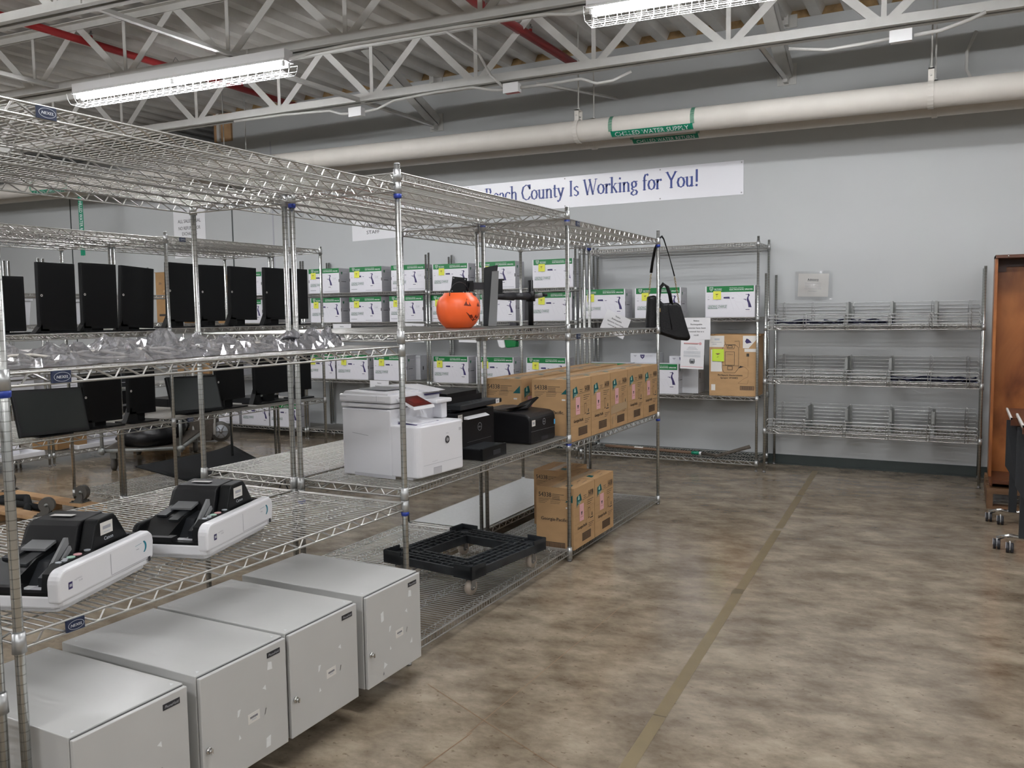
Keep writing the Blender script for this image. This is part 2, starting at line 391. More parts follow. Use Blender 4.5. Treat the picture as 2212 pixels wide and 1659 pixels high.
# bridging and braces
def bar(name, p, q, wd, th, label, cat, group=None, mn='steel'):
    P, Q = Vector(p), Vector(q); d = (Q - P).normalized(); s = d.cross(Vector((0, 0, 1)))
    s = s.normalized() if s.length > 1e-3 else Vector((1, 0, 0)); u = s.cross(d); b = M()
    for (a0, a1, c0, c1) in ((-wd / 2, wd / 2, 0, th), (-wd / 2, -wd / 2 + th, 0, wd)):
        vs = [pt - P + s * a + u * c for pt in (P, Q) for a, c in ((a0, c0), (a1, c0), (a1, c1), (a0, c1))]
        b.add(vs, [(0, 1, 2, 3), (7, 6, 5, 4), (0, 4, 5, 1), (1, 5, 6, 2), (2, 6, 7, 3), (3, 7, 4, 0)], mn)
    return link(name, b.mesh(name), None, p, label=label, category=cat, group=group)
bar('bridging_angle', (-5.55, 4.10, 3.76), (-5.55, 5.68, 3.76), .05, .006, 'white angle bridging joist bottoms beside the left light fixture', 'brace', 'bridging between the roof joists')
bar('bridging_angle', (-7.75, 4.05, 3.76), (-7.75, 5.5, 3.76), .05, .006, 'white angle bridging joist bottoms above the left end of the first light', 'brace', 'bridging between the roof joists')
bar('bridging_angle', (-5.52, 5.72, 3.72), (-5.52, 7.28, 3.74), .05, .006, 'angle running from the lit joist toward the joist by the wall', 'brace', 'bridging between the roof joists')
def wall_brace(x, lab1, lab2, wide=.11):
    b = M(); b.box(-.09, .09, -.012, 0, -.10, .10, 'steel'); b.box(-.02, .02, -.10, -.01, -.09, .06, 'steel')
    t = thing('brace_bracket', lab1, 'bracket', (x, WY - .002, 3.84), 0, 'brackets bolted to the wall'); link('plate', b.mesh('plate'), t)
    b = M(); b.box(-.09, .09, -.012, 0, -.06, .06, 'steel'); b.box(-.02, .02, -.09, -.01, -.05, .05, 'steel')
    link('plate', b.mesh('plate'), t, (0, 0, .50))
    bar('wall_brace', (x, WY - .05, 3.80), (x, 7.45, 4.33), wide, .008, lab2, 'brace', 'diagonal braces from joist to wall')
    bar('wall_brace', (x, 7.40, 3.78), (x, WY - .06, 3.78), .05, .006, lab2.replace('wide diagonal', 'thin level'), 'brace', 'diagonal braces from joist to wall')
wall_brace(-5.62, 'grey double bracket on the wall left of the pipe hanger', 'grey wide diagonal brace meeting the wall above the middle shelves')
wall_brace(-1.57, 'grey double bracket on the wall above the banner end', 'grey wide diagonal brace meeting the wall above the banner end', .12)
bar('bridging_angle', (-3.6, 7.42, 3.70), (-3.32, WY - .02, 3.82), .03, .005, 'thin grey rod from the junction box to the wall above the hangers', 'brace', 'bridging between the roof joists')

# ------------------------------------------------------------------ conduits and boxes
def conduit(pts, r, label, mn='steel'):
    b = M(); b.tube(pts, r, mn, 8)
    return link('conduit', b.mesh('conduit'), label=label, category='conduit', group='conduits along the roof joists')
def JB(x): return 4.95 + .07 * (x + 15)
def JC(x): return 6.85 + .0424 * (x + 15)
conduit([(-4.95, JB(-4.95) - .12, 3.66), (-4.75, JB(-4.75) - .08, 3.70), (-4.4, JB(-4.4) - .07, 3.715), (-3.4, JB(-3.4) - .07, 3.715), (-2.7, JB(-2.7) - .07, 3.70), (-2.5, JB(-2.5) - .1, 3.66), (-2.32, JB(-2.3) - .14, 3.66)], .014,
        'white conduit clipped under the joist between the two light fixtures')
conduit([(-7.2, JC(-7.2) - .05, 3.72), (-6.5, JC(-6.5) - .05, 3.715), (-5.9, JC(-5.9) - .05, 3.69), (-5.75, JC(-5.7) - .06, 3.64), (-5.62, JC(-5.6) - .06, 3.63)], .013, 'white conduit entering the left junction box under the joist by the wall')
conduit([(-5.45, JC(-5.4) - .06, 3.63), (-5.3, JC(-5.3) - .06, 3.64), (-5.1, JC(-5.1) - .06, 3.70), (-4.6, JC(-4.6) - .06, 3.725), (-4.2, JC(-4.2) - .06, 3.72), (-4.0, JC(-4) - .06, 3.67), (-3.86, JC(-3.9) - .06, 3.655)], .013, 'white conduit curving between the left and middle junction boxes')
conduit([(-3.7, JC(-3.7) - .06, 3.655), (-3.35, JC(-3.3) - .06, 3.655), (-3.1, JC(-3.1) - .06, 3.66), (-2.95, JC(-2.9) - .06, 3.60), (-2.8, JC(-2.8) - .05, 3.61), (-2.65, JC(-2.7), 3.68)], .013, 'white conduit wavering right of the middle junction box')
conduit([(-1.3, JC(-1.3) - .06, 3.67), (-1.0, JC(-1) - .06, 3.62), (-.75, JC(-.7) - .06, 3.63), (-.55, JC(-.5) - .06, 3.64)], .013, 'white conduit entering the right junction box under the joist')
conduit([(-.38, JC(-.4) - .06, 3.64), (-.2, JC(-.2) - .06, 3.65), (0, JC(0) - .06, 3.70), (.1, JC(.1) - .06, 3.74)], .015, 'short white conduit leaving the right junction box upward')
conduit([(-.30, WY - .05, 3.80), (-.30, WY - .06, 3.62), (-.28, WY - .03, 3.5)], .013, 'short grey conduit stub hanging on the wall under the right junction box')
conduit([(.05, WY - .05, 3.98), (-.02, WY - .09, 3.8), (-.02, WY - .09, 3.65), (.06, WY - .03, 3.5)], .015, 'curved grey conduit on the wall right of the stub')
conduit([(-4.35, JC(-4.3) - .3, 4.2), (-4.1, JC(-4.1) - .12, 4.0), (-4.0, JC(-4) - .08, 3.8), (-3.88, JC(-3.9) - .06, 3.68)], .013, 'white conduit dropping from the roof into the middle junction box')
def jbox(x, z, label, red=False):
    b = M(); b.box(-.075, .075, -.035, .035, -.04, .04, 'white_steel'); b.box(-.08, .08, -.043, -.035, -.045, .045, 'white_steel')
    if red: b.box(-.07, .07, -.03, .03, -.043, -.041, 'red')
    link('junction_box', b.mesh('junction_box'), None, (x, JC(x) - .07, z), label=label, category='junction box', group='junction boxes under the joist')
jbox(-5.54, 3.63, 'white junction box left of the wall brace'); jbox(-3.78, 3.655, 'junction box with a red underside above the pipe', True)
jbox(-.47, 3.64, 'white junction box near the right pipe hanger')

# ------------------------------------------------------------------ red sprinkler pipes
for x, y0, y1, lab in ((-7.48, 3.2, 8.78, 'red sprinkler pipe crossing behind the left light fixture'), (-3.73, 3.2, 8.6, 'red sprinkler pipe running to the wall near the pipe hangers')):
    t = thing('sprinkler_pipe', lab, 'sprinkler pipe', (x, (y0 + y1) / 2, 4.2), 0, 'red sprinkler pipes'); L = (y1 - y0) / 2
    b = M(); b.cyl((0, -L, 0), (0, L, 0), .042 if x > -5 else .036, 'red', 14); link('pipe', b.mesh('pipe'), t)
    for yy in (5.6, 7.55):
        b = M(); b.cyl((0, yy - t.location.y, .03), (0, yy - t.location.y, .07), .015, 'red', 8); b.cyl((0, yy - t.location.y, .07), (0, yy - t.location.y, .115), .008, 'foot', 6)
        b.cyl((0, yy - t.location.y, .085), (0, yy - t.location.y, .09), .02, 'foot', 8); link('sprinkler_head', b.mesh('sprinkler_head'), t)
    b = M(); yy = 6.6 - t.location.y; b.tube([(-.04, yy, .0), (-.045, yy, .07), (0, yy, .12), (.045, yy, .07), (.04, yy, 0), (0, yy, -.04)], .004, 'foot', 5, True); link('hanger_ring', b.mesh('hanger_ring'), t)

# ------------------------------------------------------------------ insulated chilled-water pipes
def big_pipe(y, z, r, label, sl=0.0):
    t = thing('insulated_pipe', label, 'pipe', (-5, y, z), 0, 'cream insulated pipes along the wall')
    b = M(); n = 28; prof = []
    x = -11.0
    while x <= 11.0:
        prof.append((x, r)); prof += [(x + .008, r * 1.012), (x + .03, r * 1.012), (x + .036, r)]; x += .62
    vs = []
    for px, pr_ in prof:
        for k in range(n):
            a = 2 * PI * k / n; vs.append((px, pr_ * math.cos(a), pr_ * math.sin(a) + sl * px))
    b.add(vs, [(i * n + k, (i + 1) * n + k, (i + 1) * n + (k + 1) % n, i * n + (k + 1) % n) for i in range(len(prof) - 1) for k in range(n)], 'pipe', True)
    link('jacket', b.mesh('jacket'), t); return t
SL = -.0145
supply = big_pipe(7.93, 3.362, .105, 'thick cream insulated pipe along the wall labelled CHILLED WATER SUPPLY', SL)
ret = big_pipe(8.28, 3.350, .098, 'cream insulated pipe tucked behind the labelled supply pipe, marked RETURN', SL)
def pipe_label(t, txt, xa, xb, r, name, lo=-1.05, hi=-.55, rings=True):
    """curved green band with white lettering; lo..hi = angle about the pipe axis, measured from the horizontal facing the room"""
    zoff = lambda x: SL * x
    def pt(x, a, rr): return (x, -rr * math.cos(a), rr * math.sin(a) + zoff(x))
    b = M(); n = 8
    vs = [pt(x, lo + (hi - lo) * k / n, r + .003) for x in (xa, xb) for k in range(n + 1)]
    b.add(vs, [(k, n + 1 + k, n + 2 + k, k + 1) for k in range(n)], 'teal_tape')
    g, fs, x0, x1, y0, y1 = text_geo(txt); kx = (xb - xa - .08) / (x1 - x0); h = (hi - lo) * .72
    b.add([pt(xa + .04 + (gx - x0) * kx, lo + (hi - lo) * .14 + gy / .73 * h, r + .0048) for gx, gy in g], fs, 'white')
    if rings:
        for xx in (xa, xb):
            k = 0; a = hi
            while a < 1.5:
                vs = [pt(xx + dx, a + da, r + .004) for dx, da in ((-.019, 0), (.019, 0), (.019, .06), (-.019, .06))]
                b.add(vs, [(0, 1, 2, 3)], 'teal_tape'); a += .1
    link(name, b.mesh(name), t)
pipe_label(supply, 'CHILLED WATER SUPPLY', 1.97, 2.77, .105, 'label_band', -1.12, -.50)
pipe_label(ret, 'CHILLED WATER RETURN', 2.06, 2.72, .098, 'label_band', -1.25, -.65)
pipe_label(supply, 'CHILLED WATER SUPPLY', -6.95, -6.15, .105, 'label_band', -1.12, -.50)
b = M(); b.on((0, 0, 0), (1, 0, 0), (0, 0, 1)); b.rect(-.045, .045, -.85, 0, 'teal_tape', 0); b.on((0, 0, 0), (0, 0, -1), (1, 0, 0))
b.text('CHILLED WATER RETURN', .03, -.03, .06, 'white', .62, .001)
b.box(-.002, .002, 0, .004, -.86, .0, 'teal_tape')
link('hanging_label_ribbon', b.mesh('hanging_label_ribbon'), None, (-11.35, 8.18, 3.33), (0, 0, .12), label='green strip of pipe label hanging loose from the pipe at left', category='label')
def hanger(x, t, y, r, z, label, rod):
    h = thing('pipe_hanger', label, 'pipe hanger', (x, y, z), 0, 'pipe hangers dropping from the roof')
    b = M(); pts = [(-.03, -(r + .006) * math.cos(a), (r + .006) * math.sin(a)) for a in [PI * 2 * k / 20 for k in range(20)]]
    n = 20; vs = []
    for dx, rr in ((-.022, r + .004), (.022, r + .004), (.022, r + .010), (-.022, r + .010)):
        vs += [(dx, -rr * math.cos(2 * PI * k / n), rr * math.sin(2 * PI * k / n)) for k in range(n)]
    b.add(vs, [(q * n + k, q * n + (k + 1) % n, ((q + 1) % 4) * n + (k + 1) % n, ((q + 1) % 4) * n + k) for q in range(4) for k in range(n)], 'pipe')
    link('strap', b.mesh('strap'), h)
    b = M(); b.box(-.022, .022, -.05, -.042, r - .02, r + .10, 'pipe'); b.box(-.022, .022, .042, .05, r - .02, r + .10, 'pipe'); b.box(-.022, .022, -.05, .05, r + .09, r + .10, 'pipe')
    b.cyl((0, -.062, r + .04), (0, .062, r + .04), .008, 'steel', 8); link('clevis', b.mesh('clevis'), h)
    b = M(); b.cyl((0, 0, r + .07), (0, 0, rod - z), .007, 'steel', 8); b.cyl((0, 0, r + .10), (0, 0, r + .12), .014, 'steel', 6); link('rod', b.mesh('rod'), h)
for x, lab in ((-3.40, 'left of the supply label'), (-.27, 'at the right end of the wall'), (-8.2, 'far left behind the shelving')):
    hanger(x, supply, 7.93, .105, 3.362 + SL * (x + 5), 'strap hanger on the front pipe ' + lab, 4.36)
    hanger(x + .02, ret, 8.28, .098, 3.35 + SL * (x + 5.02), 'strap hanger on the rear pipe ' + lab, 4.36)

# ------------------------------------------------------------------ fluorescent fixtures
def fixture(x, y, z, rz, label):
    t = thing('fluorescent_fixture', label, 'light fixture', (x, y, z), rz, 'eight-foot fluorescent strip lights')
    L = 1.20
    b = M()
    prof = [(-.068, .104), (-.068, .112), (-.055, .130), (-.055, .20), (.055, .20), (.055, .130), (.068, .112), (.068, .104)]
    b.prism(prof, -L - .03, L + .03, 'white_steel', 'X'); link('housing', b.mesh('housing'), t)
    for sx in (-1, 1):
        for yy in (-.034, .034):
            b = M(); b.cyl((sx * .03, yy, .085), (sx * (L - .02), yy, .085), .014, 'tube', 10); link('tube', b.mesh('tube'), t)
    b = M()
    for xx in (-L, -.012, .012, L):
        for yy in (-.034, .034): b.box(xx - .008, xx + .008, yy - .012, yy + .012, .066, .13, 'white_steel')
    link('lampholder', b.mesh('lampholder'), t)
    b = M(); r = .0022
    sec = [(-.115, .10), (-.105, .05), (-.075, .01), (.075, .01), (.105, .05), (.115, .10)]
    for yy, zz in sec: b.cyl((-L - .03, yy, zz), (L + .03, yy, zz), r, 'guard', 4)
    for yy in (-.04, 0, .04): b.cyl((-L - .03, yy, .01), (L + .03, yy, .01), r, 'guard', 4)
    k = int(2 * L / .085)
    for i in range(k + 1):
        xx = -L - .03 + (2 * L + .06) * i / k
        for j in range(5): b.cyl((xx, *sec[j]), (xx, *sec[j + 1]), r, 'guard', 4)
    link('wire_guard', b.mesh('wire_guard'), t)
    b = M()
    for xx in (-.8, .8): b.cyl((xx, 0, .20), (xx, 0, .26), .01, 'steel', 6); b.box(xx - .03, xx + .03, -.05, .05, .20, .204, 'steel')
    link('mount', b.mesh('mount'), t)
rz0 = math.atan(.07)
fixture(-6.20, JB(-6.2) - .10, 3.545, rz0, 'long lit strip light with wire guard hanging at left over the shelving')
fixture(-1.15, JB(-1.15) - .10, 3.56, rz0, 'long lit strip light with wire guard cut off by the top edge')
for row, y0 in (('the lit row nearest the wall', 5.9), ('the row over the scanners', 2.4), ('the row above the viewer', -1.0), ('the row behind the viewer', -4.5)):  # further fixtures added out of view to light the room
    for x, nm_ in ((-11.3, 'first'), (-6.3, 'second'), (-1.25, 'third'), (3.7, 'last')):
        if y0 > 5 and nm_ in ('second', 'third'): continue
        fixture(x, y0 + .07 * x, 3.56, rz0, 'added unseen strip light, %s from the left wall in %s' % (nm_, row))
# ------------------------------------------------------------------ wire shelving
_sm = {}
def shelf_mesh(L, D, wrap):
    k = (round(L, 3), round(D, 3), wrap)
    if k in _sm: return _sm[k]
    b = M(); hx, hy = L / 2 - .018, D / 2 - .0; r = .0024; zt, zb = -.004, -.037
    n = int(2 * hx / .0265)
    for i in range(n + 1):
        x = -hx + 2 * hx * i / n
        b.cyl((x, -hy, zt + .003), (x, hy, zt + .003), r, 'wire', 5, cap=False)
        if wrap:
            for s in (-1, 1): b.cyl((x, s * hy, zt + .003), (x, s * hy, zb), r, 'wire', 4, cap=False)
    for s in (-1, 1):
        for z in (zt, zb):
            b.cyl((-hx, s * hy, z), (hx, s * hy, z), .0040, 'wire', 6, cap=False)
            b.cyl((s * hx, -hy, z), (s * hx, hy, z), .0040, 'wire', 6, cap=False)
    def zig(p, q, rr=.0032):
        p, q = Vector(p), Vector(q); ln = (q - p).length; d = (q - p) / ln; m = max(2, round(ln / .092)); pt = []
        for i in range(m):
            a = p + d * (ln * i / m); st = ln / m
            pt += [a + Vector((0, 0, zb + .003)), a + d * st * .12 + Vector((0, 0, zb + .004)), a + d * st * .30 + Vector((0, 0, zt - .003)), a + d * st * .44 + Vector((0, 0, zt - .003))]
        pt.append(q + Vector((0, 0, zb + .003)))
        b.tube(pt, rr, 'wire', 4)
    for s in (-1, 1):
        if not wrap: zig((-hx + .02, s * hy, 0), (hx - .02, s * hy, 0))
        zig((s * hx, -hy + .02, 0), (s * hx, hy - .02, 0))
    for f in (-.33, .33) if not wrap else (-.40, 0, .40):
        y = f * D / 2 if not wrap else f * D
        if not wrap: y = f * D / 2 * 1.0
        b.cyl((-hx, y, zt - .002), (hx, y, zt - .002), .0028, 'wire', 4, cap=False); b.cyl((-hx, y, zb), (hx, y, zb), .0028, 'wire', 4, cap=False)
        zig((-hx, y, 0), (hx, y, 0), .0024)
    for sx in (-1, 1):
        for sy in (-1, 1):
            b.cyl((sx * L / 2, sy * hy, .008), (sx * L / 2, sy * hy, -.045), .0165, 'sleeve', 12, .0185)
    _sm[k] = b.mesh('shelf'); return _sm[k]
_pm = {}
def post_mesh(H):
    k = round(H, 3)
    if k not in _pm:
        b = M(); b.cyl((0, 0, .025), (0, 0, H), .0127, 'post', 14); b.cyl((0, 0, 0), (0, 0, .012), .014, 'foot', 10); b.cyl((0, 0, .01), (0, 0, .03), .006, 'foot', 8)
        b.lathe([(.0127, H), (.0127, H + .001), (.010, H + .005), (0.001, H + .006)], 'sleeve', 12)
        _pm[k] = b.mesh('post')
    return _pm[k]
def badge_mesh():
    b = M(); b.rbox(-.036, .036, -.004, .004, -.020, .020, .003, 'badge')
    b.on((0, -.0045, 0), (1, 0, 0), (0, 0, 1))
    n = 24
    for rr, in ((1,),):
        for k in range(n):
            a0, a1 = 2 * PI * k / n, 2 * PI * (k + 1) / n
            b.poly([(.031 * math.cos(a0), .016 * math.sin(a0)), (.031 * math.cos(a1), .016 * math.sin(a1)), (.029 * math.cos(a1), .0145 * math.sin(a1)), (.029 * math.cos(a0), .0145 * math.sin(a0))][::1], 'silver')
    b.text('NEXEL', 0, -.005, .010, 'silver', .044, .001, True, .25, .0012)
    return b.mesh('name_badge')
BADGE = badge_mesh()
def clip_mesh():
    b = M(); b.lathe([(.0135, -.018), (.017, -.016), (.0185, .0), (.0135, .002)], 'clip', 12); return b.mesh('clip')
CLIP = clip_mesh()
def unit(label, L, D, cx, cy, rz, levels, H=2.19, posts='nfNF', wrap=(), badges=(), group='wire shelving units', clips=False, z_of=None):
    """front of the unit is local -Y. posts: n/f = near/far along local x on the front, N/F on the back"""
    t = thing('shelving_unit', label, 'shelving', (cx, cy, 0), rz, group)
    for c in posts:
        sx = -1 if c in 'nN' else 1; sy = -1 if c in 'nf' else 1
        p = link('post', post_mesh(H), t, (sx * L / 2, sy * D / 2, 0))
        if clips:
            for i, z in enumerate(levels):
                if (i + (c in 'fF')) % 2 == 0 or i == len(levels) - 1: link('clip', CLIP, p, (0, 0, z - .046))
    for i, z in enumerate(levels):
        s = link('shelf', shelf_mesh(L, D, i in wrap), t, (0, 0, z))
        if i in badges: link('name_badge', BADGE, s, (-L / 2 + .155, -D / 2 - .004, -.021)).scale = (.78, 1, .80)
    return t
R90 = PI / 2
YA = [1.296, 3.028, 4.792, 6.552]; XF, XM1, XM2, XB = -2.135, -2.723, -2.768, -3.357
def rowA(i, label, xs, levels, posts, **k):
    L = YA[i + 1] - YA[i]; D = abs(xs[0] - xs[1])
    return unit(label, L, D, (xs[0] + xs[1]) / 2, (YA[i] + YA[i + 1]) / 2, R90, levels, posts=posts, **k)
GA = 'double row of shelving beside the aisle'
rowA(0, 'tall zinc wire shelving unit nearest the viewer, holding scanners and grey cabinets', (XF, XM1), [.10, .739, 1.42, 2.11], 'nfNF', badges=(0, 1, 2, 3), clips=True, group=GA)
rowA(0, 'tall zinc wire shelving unit backing the one with scanners', (XM2, XB), [.12, .739, 1.432, 2.10], 'nfNF', group=GA)
rowA(1, 'tall wire shelving unit holding the printers and the pumpkin pail', (XF, XM1), [.08, .79, 1.475, 2.16], 'fF', wrap=(0, 1, 2, 3), clips=True, group=GA)
rowA(1, 'tall wire shelving unit backing the one with the printers', (XM2, XB), [.12, .79, 1.475, 2.15], 'fF', group=GA)
rowA(2, 'tall wire shelving unit stacked with brown paper-goods cartons', (XF, XM1), [.06, .742, 1.425, 2.125], 'fF', wrap=(0,), badges=(2, 3), clips=True, group=GA)
rowA(2, 'tall wire shelving unit backing the one with brown cartons', (XM2, XB), [.12, .742, 1.425, 2.12], 'fF', group=GA)
# the neighbour whose post shows at the left edge
unit('wire shelving unit mostly out of view, only its post at the left edge', 1.73, .588, -2.43, .375, R90, [.10, .60, 1.30], posts='nfNF', group=GA)
# row B
GB = 'double row of shelving holding the monitors'
YB = [2.73, 4.464, 6.197]
for j, (xf, xb, where) in enumerate(((-5.25, -5.835, 'front'), (-5.878, -6.463, 'back'))):
    for i, (lab, lv, po) in enumerate(((('wire shelving unit with the nearer half of the monitors', 'wire shelving unit backing the nearer monitors'), [.775, 1.46, 2.15], 'nfNF'),
                                      (('wire shelving unit with the farther half of the monitors', 'wire shelving unit backing the farther monitors'), [.14, .79, 1.475, 2.165], 'fF'))):
        unit(lab[j], YB[i + 1] - YB[i], .585, (xf + xb) / 2, (YB[i] + YB[i + 1]) / 2, R90, lv, posts=po, group=GB, badges=(2,) if (i, j) == (0, 0) else ((1, 3) if (i, j) == (1, 0) else ()))
# row C, far left
GC = 'shelving at the far left'
unit('wire shelving unit at the far left holding white bins', 1.78, .59, -8.80, 4.72, R90, [.13, .77, 1.50, 1.83], posts='nfNF', group=GC)
unit('wire shelving unit behind the far left one, holding long white trays', 1.78, .59, -8.80, 6.55, R90, [.13, .77, 1.50, 1.83], posts='nfNF', group=GC)
# wall row
GW = 'shelving along the grey wall'
unit('wall shelving unit directly left of the bare ledge shelves, with handbag before it', 1.83, .50, -2.63, 8.527, 0, [.10, .724, 1.49, 2.20], H=2.25, posts='nfNF', wrap=(3,), group=GW)
unit('wall shelving unit of sprayer cartons behind the pumpkin pail', 1.83, .50, -4.51, 8.527, 0, [.13, .77, 1.472, 1.825], H=2.26, posts='nfNF', wrap=(2, 3), group=GW)
unit('wall shelving unit of sprayer cartons behind the white printer', 1.83, .50, -6.38, 8.527, 0, [.14, .775, 1.475, 1.835], H=2.24, posts='nfNF', wrap=(2, 3), group=GW)
unit('wall shelving unit of sprayer cartons behind the farther monitors', 1.83, .50, -8.25, 8.527, 0, [.13, .775, 1.475, 1.835], H=2.24, posts='nfNF', group=GW)
unit('wall shelving unit with a battered brown carton behind the monitors', 1.83, .50, -10.12, 8.527, 0, [.13, .79, 1.48], H=2.24, posts='nfNF', group=GW)

# ledge shelving at the right: three shelves with wire ledges and sheet-metal dividers
t = thing('ledge_shelving', 'bare wire shelving with ledge rails and metal dividers right of the cartons', 'shelving', (-.735, 8.527, 0), 0, GW)
Lw, Dw = 1.81, .50
for sx in (-1, 1):
    for sy in (-1, 1): link('post', post_mesh(1.90), t, (sx * Lw / 2, sy * Dw / 2, 0))
for lz, dv in ((1.405, (-.20, .175, .535)), (.895, (-.20, .175)), (.42, (-.54, -.19, .185, .535))):
    s = link('shelf', shelf_mesh(Lw, Dw, False), t, (0, 0, lz))
    for y, hh, nm in ((-Dw / 2 - .006, .10, 'front_ledge'), (Dw / 2 - .01, .21, 'back_ledge')):
        b = M(); nb = 4 if hh < .15 else 7
        for k in range(nb):
            z = .012 + (hh - .012) * k / (nb - 1)
            b.cyl((-Lw / 2 + .03, y, z), (Lw / 2 - .03, y, z), .0036, 'sleeve', 6, cap=False)
        for e in (-1, 1):
            xe = e * (Lw / 2 - .03)
            for k in range(0, nb - 1, 2):
                z0 = .012 + (hh - .012) * k / (nb - 1); z1 = .012 + (hh - .012) * (k + 1) / (nb - 1)
                b.tube([(xe, y, z0), (xe + e * .012, y, (z0 + z1) / 2), (xe, y, z1)], .0034, 'sleeve', 5)
        for xx in (-.82, -.55, -.19, .17, .50, .80):
            b.tube([(xx - .012, y - .003, -.035), (xx - .012, y - .003, hh), (xx, y - .003, hh + .014), (xx + .012, y - .003, hh), (xx + .012, y - .003, -.035)], .0032, 'sleeve', 5)
        link(nm, b.mesh(nm), s)
    for xx in dv:
        b = M(); b.prism([(-.23, 0), (.20, 0), (.20, .205), (.14, .215), (-.02, .215), (-.10, .205), (-.10, .11), (-.23, .10)], xx - .0008, xx + .0008, 'divider', 'X')
        b.box(xx - .014, xx + .014, -.24, -.228, 0, .09, 'divider'); b.box(xx - .016, xx + .016, .195, .2, 0, .205, 'divider'); b.box(xx - .012, xx + .012, -.11, -.1, .1, .21, 'divider'); b.box(xx - .02, xx + .02, -.23, .2, 0, .003, 'divider')
        link('divider', b.mesh('divider'), s)
b = M(); b.rbox(-.05, .05, -.02, .02, 0, .07, .004, 'liner')
# dark coiled straps lying on the ledge shelves
def coil(x, y, z, ln, label, seed):
    rnd = random.Random(seed); b = M()
    for j in range(3):
        pts = []; n = 26
        for i in range(n):
            u = i / (n - 1); pts.append(((u - .5) * ln, .07 * math.sin(u * 17 + j * 2) + rnd.uniform(-.02, .02), .014 + .018 * (1 + math.sin(u * 11 + j)) * .5 + .010 * j))
        b.tube(pts, .009, 'navy_obj', 6)
    for i in range(5):
        u = rnd.uniform(-.45, .45) * ln; b.rbox(u - .03, u + .03, -.03, .03, .006, .04, .01, 'navy_obj')
    link('strap_coil', b.mesh('strap_coil'), None, (x, y, z), label=label, category='straps', group='dark coils on the ledge shelves')
coil(-1.34, 8.40, 1.405, .46, 'dark navy tangle of straps at the left end of the top ledge shelf', 1)
coil(-.97, 8.36, 1.405, .30, 'dark navy coil of straps left of the first divider on the top ledge shelf', 2)
coil(-.72, 8.40, 1.405, .34, 'dark navy coil of straps between the first two dividers on the top ledge shelf', 3)
coil(-.30, 8.36, .895, .50, 'flat dark navy straps right of the dividers on the middle ledge shelf', 4)
coil(-.02, 8.38, .895, .30, 'flat dark navy straps against the right posts on the middle ledge shelf', 5)
b = M(); b.lathe([(.001, .25), (.06, .245), (.12, .21), (.155, .15), (.165, .10), (.19, .095), (.19, .088), (.16, .09)], 'divider', 24); b.box(-.07, -.02, -.17, -.155, .02, .07, 'beige')
link('grey_hard_hat', b.mesh('hard_hat'), None, (-.11, 8.56, .335 + .0), label='grey domed cover lying at the right end of the lowest ledge shelf', category='cover') if False else None
# ------------------------------------------------------------------ grey wall cabinets on the bottom shelf
def cabinet_parts():
    W, D, H = .368, .64, .372
    b = M(); b.box(-W / 2, W / 2, -D / 2 + .012, D / 2, 0, H, 'cab')
    b.box(-W / 2 + .004, W / 2 - .004, -D / 2 + .007, -D / 2 + .012, .004, H - .004, 'cab_dk'); body = b.mesh('cabinet_body')
    b = M(); b.box(-W / 2 + .001, W / 2 - .001, -D / 2 - .006, -D / 2 + .008, .002, H - .006, 'cab'); door = b.mesh('door')
    b = M(); b.cyl((0, 0, 0), (0, -.006, 0), .010, 'chrome', 14); b.cyl((0, -.006, 0), (0, -.016, 0), .006, 'chrome', 12); b.box(-.003, .003, -.019, -.015, -.008, .008, 'chrome'); lock = b.mesh('lock')
    b = M(); b.rbox(-.030, .030, -.001, .0, -.009, .009, .0005, 'ink'); b.on((0, -.0012, 0), (1, 0, 0), (0, 0, 1)); b.text('PhoneHold', 0, -.0045, .009, 'silver', .048, .0004, True, .2); plate = b.mesh('name_plate')
    b = M(); b.rbox(-.026, .026, -.0008, 0, -.016, .016, .0003, 'label'); b.on((0, -.001, 0), (1, 0, 0), (0, 0, 1)); b.rect(-.017, .017, -.001, .006, 'grey_ink', .0002); b.rect(-.010, .010, -.008, -.004, 'silver', .0002)
    for k in range(9): b.rect(-.016 + k * .0036, -.0145 + k * .0036, -.001, .006, 'ink', .0004)
    tag = b.mesh('asset_tag')
    return W, D, H, body, door, lock, plate, tag
CW, CDp, CH, c_body, c_door, c_lock, c_plate, c_tag = cabinet_parts()
def scrap(shape, parent, x, z, y=None, mn='liner'):
    b = M(); b.on((0, 0, 0), (1, 0, 0), (0, 0, 1)); b.poly(shape, mn, .0006); b.add([b.P(a, c, 0) for a, c in shape], [tuple(range(len(shape)))[::-1]], mn)
    link('tape_scrap', b.mesh('tape_scrap'), parent, (x, -CDp / 2 - .0062, z))
CABL = ['grey steel wall cabinet cut off by the bottom edge of the picture', 'grey steel wall cabinet with a scuffed lower door corner, beside the cut-off one',
        'grey steel wall cabinet between the scuffed one and the end one', 'grey steel wall cabinet at the far end of the row, beside the black dolly']
